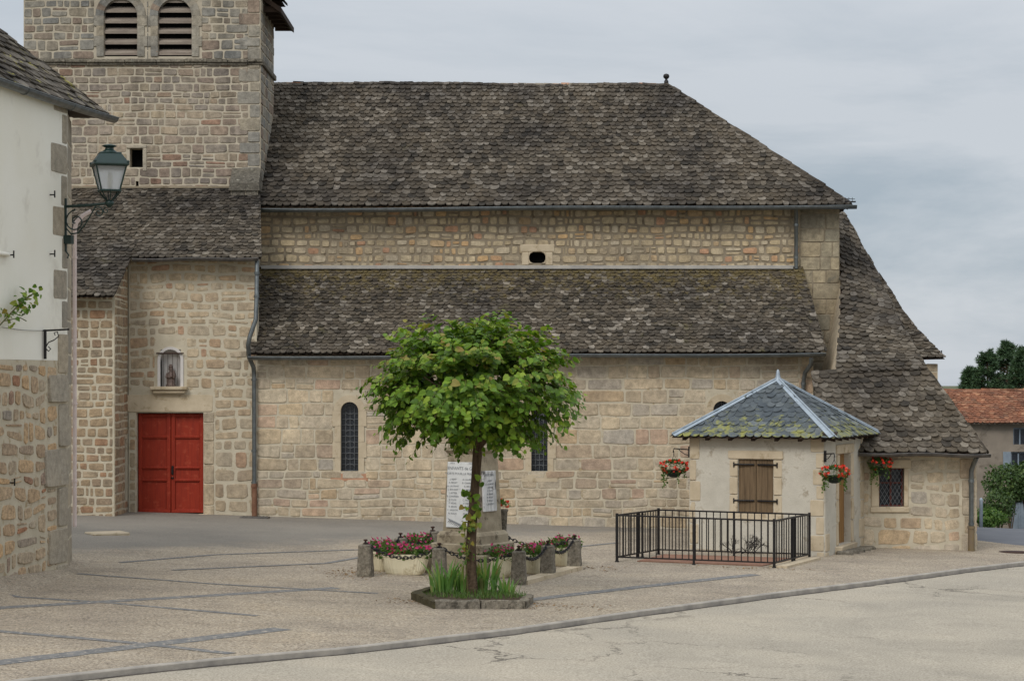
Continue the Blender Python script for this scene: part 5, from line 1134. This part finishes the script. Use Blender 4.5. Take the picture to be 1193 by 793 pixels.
for k, (a0, a1) in enumerate(((hwi[0] + .01, hm - .006), (hm + .006, hwi[1] - .01))):
    mb = MB(); npl = 3
    for j in range(npl):
        x0, x1 = lerp(a0, a1, j / npl) + .002, lerp(a0, a1, (j + 1) / npl) - .002; pts = [hf.p(x0, hwi[2] + .01, -.07), hf.p(x1, hwi[2] + .01, -.07), hf.p(x1, hwi[2] + .01, -.03), hf.p(x0, hwi[2] + .01, -.03)]; mb.prism(pts, Z * (hwi[3] - hwi[2] - .02))
    s_ = mb.build('shutter', M_WOOD, hut, ('left' if k == 0 else 'right') + ' leaf of the closed plank shutters')
    for py in (541, 583):
        z = onw(hf, 880, py)[1]; mb = MB(); ee = a0 - .1 if k == 0 else a1 + .1; ii = a1 - .03 if k == 0 else a0 + .03
        mb.tube([hf.p(ee, z, .04), hf.p(ee, z, -.0) if False else hf.p(lerp(ee, ii, .15), z, .03), hf.p(ii, z, -.012)], .02, 6); mb.tube([hf.p(ee, z - .06, .03), hf.p(ee, z + .05, .03)], .016, 6); mb.build('strap_hinge', M_IRON, s_)
mb = MB(); d0_ = hdo
for j in range(5): x0, x1 = lerp(d0_[0], d0_[1], j / 5) + .002, lerp(d0_[0], d0_[1], (j + 1) / 5) - .002; mb.prism([hr.p(x0, d0_[2], -.2), hr.p(x1, d0_[2], -.2), hr.p(x1, d0_[2], -.15), hr.p(x0, d0_[2], -.15)], Z * (d0_[3] - d0_[2]))
mb.build('door', surf_mat('brown_door_wood', rgb(120, 88, 50), rgb(150, 112, 66), 3, .7, vscale=(9, 9, .5)), hut)
hcn = C0 - Rv * (WF / 2) + Bv * (WD / 2); zap = 3.56; zev = 2.33; ox, oy = WF / 2 + .3, WD / 2 + .3
ec = [hcn + Rv * (sx * ox) + Bv * (sy * oy) + Z * zev for sx, sy in ((-1, -1), (1, -1), (1, 1), (-1, 1))]; ap = Vector((hcn.x, hcn.y, zap))
mb = MB()
for i in range(4): tile_patch(mb, [ec[i], ap], [ec[(i + 1) % 4], ap + (ec[(i + 1) % 4] - ec[i]) * .002], 12, .2, .17, 151 + i, thick=.014, lift=.02, point=.75, rag=.008)
mb.build('slate_roof', [M_SLATE, M_DWOOD], hut)
for i in range(4):
    mb = MB(); a, b = ec[i] + Z * .045, ap + Z * .04; e = (b - a).normalized(); s1 = (ec[(i + 1) % 4] - ec[i]).normalized(); s2 = (ec[i - 1] - ec[i]).normalized(); w = .12
    for sd in (s1, s2):
        slope_v = (ap - (ec[i] + sd * ((ap - ec[i]).dot(sd)))).normalized(); off = (sd - e * sd.dot(e)).normalized() * w
        mb.add([a, a + off, b + off * .7, b, a - Z * .03, a + off - Z * .02], [(0, 1, 2, 3)])
    mb.tube([a + Z * .01, b + Z * .01], .02, 6); mb.build('hip_flashing', M_ZINCL, hut)
mb = MB(); mb.lathe([(.13, -.1), (.09, -.02), (.06, .04), (.045, .12), (.03, .2), (.008, .23)], tuple(ap), 10); mb.build('finial', M_ZINCL, hut)
mb = MB(); edge = []
for i in range(2):
    a, b = ec[i], ec[(i + 1) % 4]; inn = (hcn + Z * zev - (a + b) / 2).normalized(); mb.prism([a + inn * .02 - Z * .035, b + inn * .02 - Z * .035, b + inn * .28 + Z * .1, a + inn * .28 + Z * .1], Z * .015)
    for k in range(7): c = a.lerp(b, (k + .5) / 7) + inn * .06; e = (b - a).normalized(); mb.hexa([c - e * .04 - Z * .09, c + e * .04 - Z * .09, c + e * .04 + inn * .3 - Z * .02, c - e * .04 + inn * .3 - Z * .02, c - e * .04 - Z * .03, c + e * .04 - Z * .03, c + e * .04 + inn * .3 + Z * .06, c - e * .04 + inn * .3 + Z * .06])
mb.build('rafter_ends', M_DWOOD, hut)
mb = MB(); rng = random.Random(6)
for k in range(5): c = C0 + Bv * (.9 + .5 * k) + Rv * .2; c.z = gz(c.x, c.y); mb.bbox(c.x - .18, c.x + .18, c.y - .15, c.y + .15, c.z - .1, c.z + .06 + rng.random() * .03, .03)
mb.build('foundation_stone', M_GRAN, hut)
# hanging baskets
def basket(seed):
    root = thing('hanging_basket', 'x', 'flower basket', (0, 0, 0), 'hanging baskets of red flowers round the pavilion'); rng = random.Random(seed)
    mb = MB(); mb.lathe([(.06, -.17), (.13, -.14), (.19, -.06), (.21, 0), (.22, .005), (.2, .01)], (0, 0, 0), 18); mb.build('pot', M_POT, root)
    mb = MB()
    for k in range(3): t = 2.1 * k; mb.tube([(.2 * math.cos(t), .2 * math.sin(t), 0), (0, 0, .36)], .005, 4)
    mb.tube([(0, 0, .34), (0, 0, .44)], .01, 5); mb.build('hanger', M_IRON, root)
    fo = MB(); fw = MB()
    for _ in range(420):
        d = rdir(rng); rr = .24 + .08 * noise.noise(d * 2 + Vector((seed, 0, 0))); p = Vector((d.x * rr * 1.25, d.y * rr, d.z * .14 + .07)); leaf(fo, p, d + Vector((0, 0, .2)), d + Z, rng.uniform(.03, .055))
    for j in range(9):
        t = rng.random() * 6.28; L = rng.uniform(.1, .38) if j > 2 else rng.uniform(.3, .5)
        if j < 3: t = PI + .4 * j - .3
        for k in range(int(L / .02)): leaf(fo, Vector((math.cos(t) * (.25 + .02 * math.sin(k)), math.sin(t) * .24, .03 - k * .02)) + rdir(rng) * .02, rdir(rng) - Z * .5, rdir(rng) + Vector((0, -1, 0)), .04)
    for _ in range(26):
        d = rdir(rng); d.y = -abs(d.y) if rng.random() < .75 else d.y; rr = .27; c = Vector((d.x * rr * 1.3, d.y * rr, d.z * .15 + .09))
        for _ in range(6): bloom(fw, c + rdir(rng) * .025, rdir(rng) * .7 + Vector((0, -1, .4)), .026, rng)
    fo.build('foliage', M_FOL, root); fw.build('flowers', M_REDF, root); return root
def bracket(root_pt, d, L, z, lab):
    mb = MB(); b = Vector((root_pt.x, root_pt.y, z)); d = Vector((d.x, d.y, 0)).normalized(); s = d.cross(Z)
    mb.hexa([b - s * .03 - Z * .12, b + s * .03 - Z * .12, b + s * .03 + d * .02 - Z * .12, b - s * .03 + d * .02 - Z * .12, b - s * .03 + Z * .12, b + s * .03 + Z * .12, b + s * .03 + d * .02 + Z * .12, b - s * .03 + d * .02 + Z * .12])
    mb.tube([b + Z * .05, b + d * L + Z * .07, b + d * (L + .02) - Z * .01], .013, 6); mb.tube([b - Z * .08, b + d * L * .3 - Z * .05, b + d * L * .6 + Z * .02, b + d * L * .7 + Z * .06], .009, 5)
    tag(mb.build('wall_bracket', M_IRON), lab, 'bracket', 'iron brackets carrying the flower baskets'); return b + d * L
wl0 = C0 - Rv * WF; wb0 = C0 + Bv * WD
bs = [(wl0 - Rv * .0, -Rv, .36, 1.98, 'iron bracket at the left corner of the pavilion', 'red flower basket with long trails hanging left of the pavilion'),
      (C0 + Rv * .01, Vector((.45, -.89, 0)), .34, 1.93, 'iron bracket at the nearest corner of the pavilion', 'red flower basket hanging at the nearest corner beside the pavilion door'),
      (wb0 + Rv * .0 - Bv * .1, Rv, .42, 1.98, 'iron bracket at the far right corner of the pavilion', 'red flower basket hanging in front of the barred sacristy window')]
for i, (p, d, L, z, l1, l2) in enumerate(bs):
    e = bracket(p, d, L, z, l1); b = basket(60 + i); b.matrix_basis = TR(e.x, e.y, z - .4, .3 * i, .95); b['label'] = l2
# ------------------------------------------------------------------ RAILING
FL, FR, BR, BL = G(718.8, 654.2), G(902, 661), G(943, 650.6), G(767.2, 645.4)
fen = thing('iron_railing', 'low black iron railing round the paved square in front of the pavilion', 'railing', tuple((FL + FR + BR + BL) / 4))
def fpost(p, w=.022, h=.95): mb = MB(); mb.M = TR(p.x, p.y, p.z, -.2); mb.bbox(-w, w, -w, w, -.05, h, .004); mb.bbox(-w - .012, w + .012, -w - .012, w + .012, -.02, .02, .004); mb.build('post', M_IRON, fen)
proto = None
def side(a, b, n, mids):
    global proto
    e = (b - a).normalized()
    for (hz, hh) in ((.93, .016), (.1, .014)):
        mb = MB(); s = e.cross(Z).normalized() * .018; mb.hexa([a - s + Z * (hz - hh), a + s + Z * (hz - hh), b + s + Z * (hz - hh), b - s + Z * (hz - hh), a - s + Z * (hz + hh), a + s + Z * (hz + hh), b + s + Z * (hz + hh), b - s + Z * (hz + hh)]); mb.build('rail', M_IRON, fen)
    for k in range(1, n):
        t = k / n; p = a.lerp(b, t)
        if proto is None:
            mb = MB(); mb.tube([(0, 0, .1), (0, 0, .93)], .0115, 6); proto = mb.build('baluster', M_IRON, None); o = proto
        else: o = proto.copy(); COL.objects.link(o)
        o.parent = fen; o.matrix_parent_inverse = fen.matrix_basis.inverted(); o.matrix_basis = Matrix.Translation(p)
    for m_ in mids: fpost(a.lerp(b, m_))
side(FL, FR, 24, [.49]); side(FR, BR, 15, [.5, .56]); side(BL, BR, 22, [.5]); side(FL, BL, 15, [.5, .6])
for p in (FL, FR, BR, BL): fpost(p, .027, .97)
mb = MB(); vs = [gr(p, .02) for p in ((FL * .9 + BR * .1), (FR * .9 + BL * .1), (BR * .95 + FL * .05), (BL * .95 + FR * .05))]; mb.prism(vs, (0, 0, -.06)); o = mb.build('red_paving', M_BRICKP); o['kind'] = 'structure'
mb = MB(); a, b = gr(FR), gr(BR); e = (b - a).normalized(); s = e.cross(Z)
for k in range(3): p, q = a.lerp(b, k / 3 + .01), a.lerp(b, (k + 1) / 3 - .01); mb.hexa([p - s * .12 - Z * .05, p + s * .25 - Z * .05, q + s * .25 - Z * .05, q - s * .12 - Z * .05, p - s * .12 + Z * .04, p + s * .25 + Z * .04, q + s * .25 + Z * .04, q - s * .12 + Z * .04])
tag(mb.build('stone_edging', M_TRIM), 'low pale stone edging under the right side of the iron railing', 'edging')
# dry twiggy shrub
dc = Vector((4.95, 45.9, 0)); dc.z = gz(dc.x, dc.y); rng = random.Random(21); mb = MB()
def twig(p, d, L, r, lev):
    q = p + d * L; mb.tube([p, p.lerp(q, .5) + rdir(rng) * L * .08, q], [r, r * .8, r * .6], 4, 0, False, False)
    if lev > 0:
        for _ in range(3 if lev > 1 else 4): twig(p.lerp(q, rng.uniform(.4, 1)), (d + rdir(rng) * .9).normalized(), L * .62, r * .6, lev - 1)
for k in range(11): t = rng.random() * 6.28; twig(dc + Vector((rng.uniform(-.3, .3), rng.uniform(-.1, .1), 0)), Vector((math.cos(t) * .7, math.sin(t) * .3, rng.uniform(.4, 1))).normalized(), .24, .012, 3)
tag(mb.build('dry_shrub', M_DRYT), 'bare blackish twiggy shrub against the pavilion wall behind the railing', 'shrub')
# ------------------------------------------------------------------ BACKGROUND right
far_h = thing('red_roofed_house', 'old grey rendered house with red clay tile roof beyond the side street', 'house', (26, 100, -3.8))
mb = MB(); YF = 100.0; x0, x1 = 19.0, 35.0; wf = Wall((x0, YF, 0), (1, 0, 0), mb)
ro = lambda a, b, c, d: (XA(a, YF) - x0, XA(b, YF) - x0, ZA(d, YF), ZA(c, YF))
ops = [ro(1180.5, 1197, 498, 517.5), ro(1178, 1196, 526, 553), ro(1178, 1198, 583, 616)]
wf.panel(0, x1 - x0, -5, 1.55, ops, .2); mb.box(x0, x0 + .3, YF + .46, YF + 8, -5, 1.55, 1); mb.box(x1 - .3, x1, YF + .46, YF + 8, -5, 1.55, 1); mb.box(x0, x1, YF + 8, YF + 8.3, -5, 1.55, 1); mb.build('wall', [M_CIM, M_CIM], far_h)
for i, o_ in enumerate(ops):
    f = MB(); w_ = .06; X0, X1 = o_[0] + x0, o_[1] + x0; y = YF + .1
    f.box(X0, X0 + w_, y, y + .06, o_[2], o_[3]); f.box(X1 - w_, X1, y, y + .06, o_[2], o_[3]); f.box(X0, X1, y + .002, y + .058, o_[3] - w_, o_[3]); f.box((X0 + X1) / 2 - .03, (X0 + X1) / 2 + .03, y + .002, y + .058, o_[2], o_[3]); wo_ = f.build('window' if i < 2 else 'door', M_SHUTB, far_h)
    g = MB(); g.box(X0, X1, y + .07, y + .08, o_[2], o_[3]); g.build('pane', M_GLASSD if i < 2 else M_SHUTB, wo_)
    if i == 1:
        for sx in (X0 - .38, X1): s_ = MB(); s_.box(sx, sx + .36, YF - .05, YF - .01, o_[2], o_[3]); s_.build('shutter', M_SHUTB, far_h)
mb = MB(); 
eLf, eRf = Vector((x0 - .3, YF - .4, 1.50)), Vector((x1 + .3, YF - .4, 1.50)); rLf, rRf = Vector((x0 - .3, YF + 4.1, 3.0)), Vector((x1 + .3, YF + 4.1, 3.0))
tile_patch(mb, [eLf, rLf], [eRf, rRf], 17, .2, .2, 161, lift=.05, thick=.03, point=.8); tile_patch(mb, [eLf + Vector((0, 9, 0)), rLf], [eRf + Vector((0, 9, 0)), rRf], 10, .4, .4, 162, lift=.05)
ridge_stones(mb, rLf, rRf, .14, .4, 163, 0, .08); mb.poly([eLf, rLf, eLf + Vector((0, 9, 0))], 1); mb.poly([eRf, rRf, eRf + Vector((0, 9, 0))], 1)
mb.build('roof', [M_REDT, M_CIM], far_h)
def pine(px, py, Y, rad, lab, seed):
    top = P(px, py, Y); b = Vector((top.x, Y, gz(top.x, Y))); root = thing('pine_tree', lab, 'tree', tuple(b), 'pines behind the red roofed house'); rng = random.Random(seed)
    mb = MB(); mb.tube([b, b.lerp(top, .5) + Vector((.1, 0, 0)), top], [.22, .14, .03], 7); H = top.z - b.z; lf = MB(); br = MB()
    for i in range(170):
        t = rng.uniform(.3, 1) ** .7; z = b.z + H * t; r = rad * (1.0 - t) ** .62 * 1.7 * rng.uniform(.55, 1.15) + .12; a = rng.random() * 6.28; st = b.lerp(top, t); en = Vector((top.x + math.cos(a) * r, Y + math.sin(a) * r, z + r * .35))
        br.tube([st, en], [.03, .01], 4, 0, False, False)
        for k in range(10):
            c = st.lerp(en, rng.uniform(.35, 1.05)) + rdir(rng) * .13
            for _ in range(9):
                d = (rdir(rng) + (en - st).normalized() * .5 + Z * .5).normalized(); s = d.orthogonal().normalized(); L = rng.uniform(.16, .32); lf.add([c - s * .035, c + s * .035, c + d * L], [(0, 1, 2)])
    mb.build('trunk', M_BARK, root); br.build('branches', M_BARK, root); lf.build('crown', M_PINE, root)
pine(1150, 411, 128, 1.5, 'bushy dark pine with a pointed top, left of the tallest pine', 1); pine(1173, 401, 130, 1.6, 'tallest dark pine behind the red roof', 2); pine(1191, 408, 127, 1.5, 'dark pine at the right edge of the photo behind the red roof', 3); pine(1131, 431, 131, 1.2, 'shortest dark pine, nearest the church roof', 4); pine(1210, 415, 129, 1.6, 'dark pine just outside the right edge behind the red roof', 5)
def shrub(px, py, Y, rx, rz, lab, seed, n=2600, s0=.06, mat=None):
    c = P(px, py, Y); g_ = gz(c.x, Y); root = thing('shrub', lab, 'shrub', (c.x, Y, g_)); rng = random.Random(seed); mb = MB(); st = MB()
    for k in range(7): st.tube([(c.x + rng.uniform(-.1, .1), Y, g_), (c.x + rng.uniform(-.5, .5) * rx, Y + rng.uniform(-.3, .3), c.z)], [.03, .01], 5)
    for _ in range(n):
        d = rdir(rng); f = (1 + .3 * noise.noise(d * 2 + Vector((seed, 3, 0)))) * rng.uniform(.6, 1.05); leaf(mb, c + Vector((d.x * rx, d.y * rx, d.z * rz)) * f, rdir(rng), d + Z * .5, rng.uniform(.7, 1.6) * s0)
    st.build('stem', M_BARK, root); mb.build('foliage', mat or M_BUSH, root)
shrub(1177, 562, 96, 1.15, .85, 'large round green shrub climbing the grey house wall', 1, 3000, .08); shrub(1163, 590, 92, .7, .75, 'smaller dark shrub left of the blue-grey door', 2, 2200, .07); shrub(1152, 603, 90, .7, .4, 'low light green bush at the corner of the side street', 3, 1400, .07, M_FOL); shrub(1199, 560, 96, .9, .9, 'tall green shrub at the right edge beside the grey house window', 4, 2200, .08)
mb = MB(); q = P(1143, 606, 62); mb.lathe([(.05, -.5), (.05, .55), (.06, .6), (.02, .66)], tuple(q), 8); tag(mb.build('bollard', M_ZINCL), 'thin pale bollard beyond the church corner by the side street', 'bollard')
# climbing rose spray at the left edge
mb = MB(); rng = random.Random(31); wpt = lambda px, py, d: (lambda az: h2.p(az[0], az[1], d))(onw(h2, px, py))
stem_ = [wpt(-14, 392, .02), wpt(-4, 374, .12), wpt(10, 352, .22), wpt(22, 340, .3)]; mb.tube(stem_, .012, 5, 2); mb.tube([stem_[1], wpt(10, 370, .2), wpt(14, 374, .25)], .008, 5, 2)
for _ in range(85):
    t = rng.random(); c = stem_[1].lerp(stem_[3], t) + rdir(rng) * .16; leaf(mb, c, rdir(rng) + Z * -.2, Vector((.9, -.5, .6)) + rdir(rng) * .6, rng.uniform(.06, .1), 0 if rng.random() < .7 else 1)
tag(mb.build('climbing_rose', [M_LEAF, M_LEAFY, M_STEM]), 'leafy green rose spray reaching in front of the white wall at the left edge', 'plant')

# dry litter and a cover plate
mb = MB(); rng = random.Random(71)
for (px, py, n, sx_, sy_) in ((412, 668, 160, .3, .5), (640, 706, 120, .5, .35), (478, 700, 60, .25, .3), (700, 662, 60, .3, .3), (880, 662, 60, .8, .15)):
    c = G(px, py)
    for _ in range(n):
        p = Vector((c.x + rng.gauss(0, sx_), c.y + rng.gauss(0, sy_), 0)); p.z = gz(p.x, p.y) + .008; leaf(mb, p, Vector((rng.uniform(-1, 1), rng.uniform(-1, 1), .1)), Z + rdir(rng) * .3, rng.uniform(.015, .045), 0)
tag(mb.build('leaf_litter', surf_mat('dry_leaf', rgb(112, 88, 58), rgb(146, 116, 78), 9, .9)), 'dry brown leaf litter lying on the gravel around the bed and enclosure', 'litter')['kind'] = 'stuff'
mb = MB(); q = G(1181, 643); mb.M = TR(q.x, q.y, q.z, .3); mb.lathe([(.34, -.02), (.34, .012), (.3, .014), (.3, .018), (.02, .018)], (0, 0, 0), 20)
tag(mb.build('cover_plate', M_RIRON), 'dark round iron cover plate in the pavement tongue by the side street', 'manhole cover')
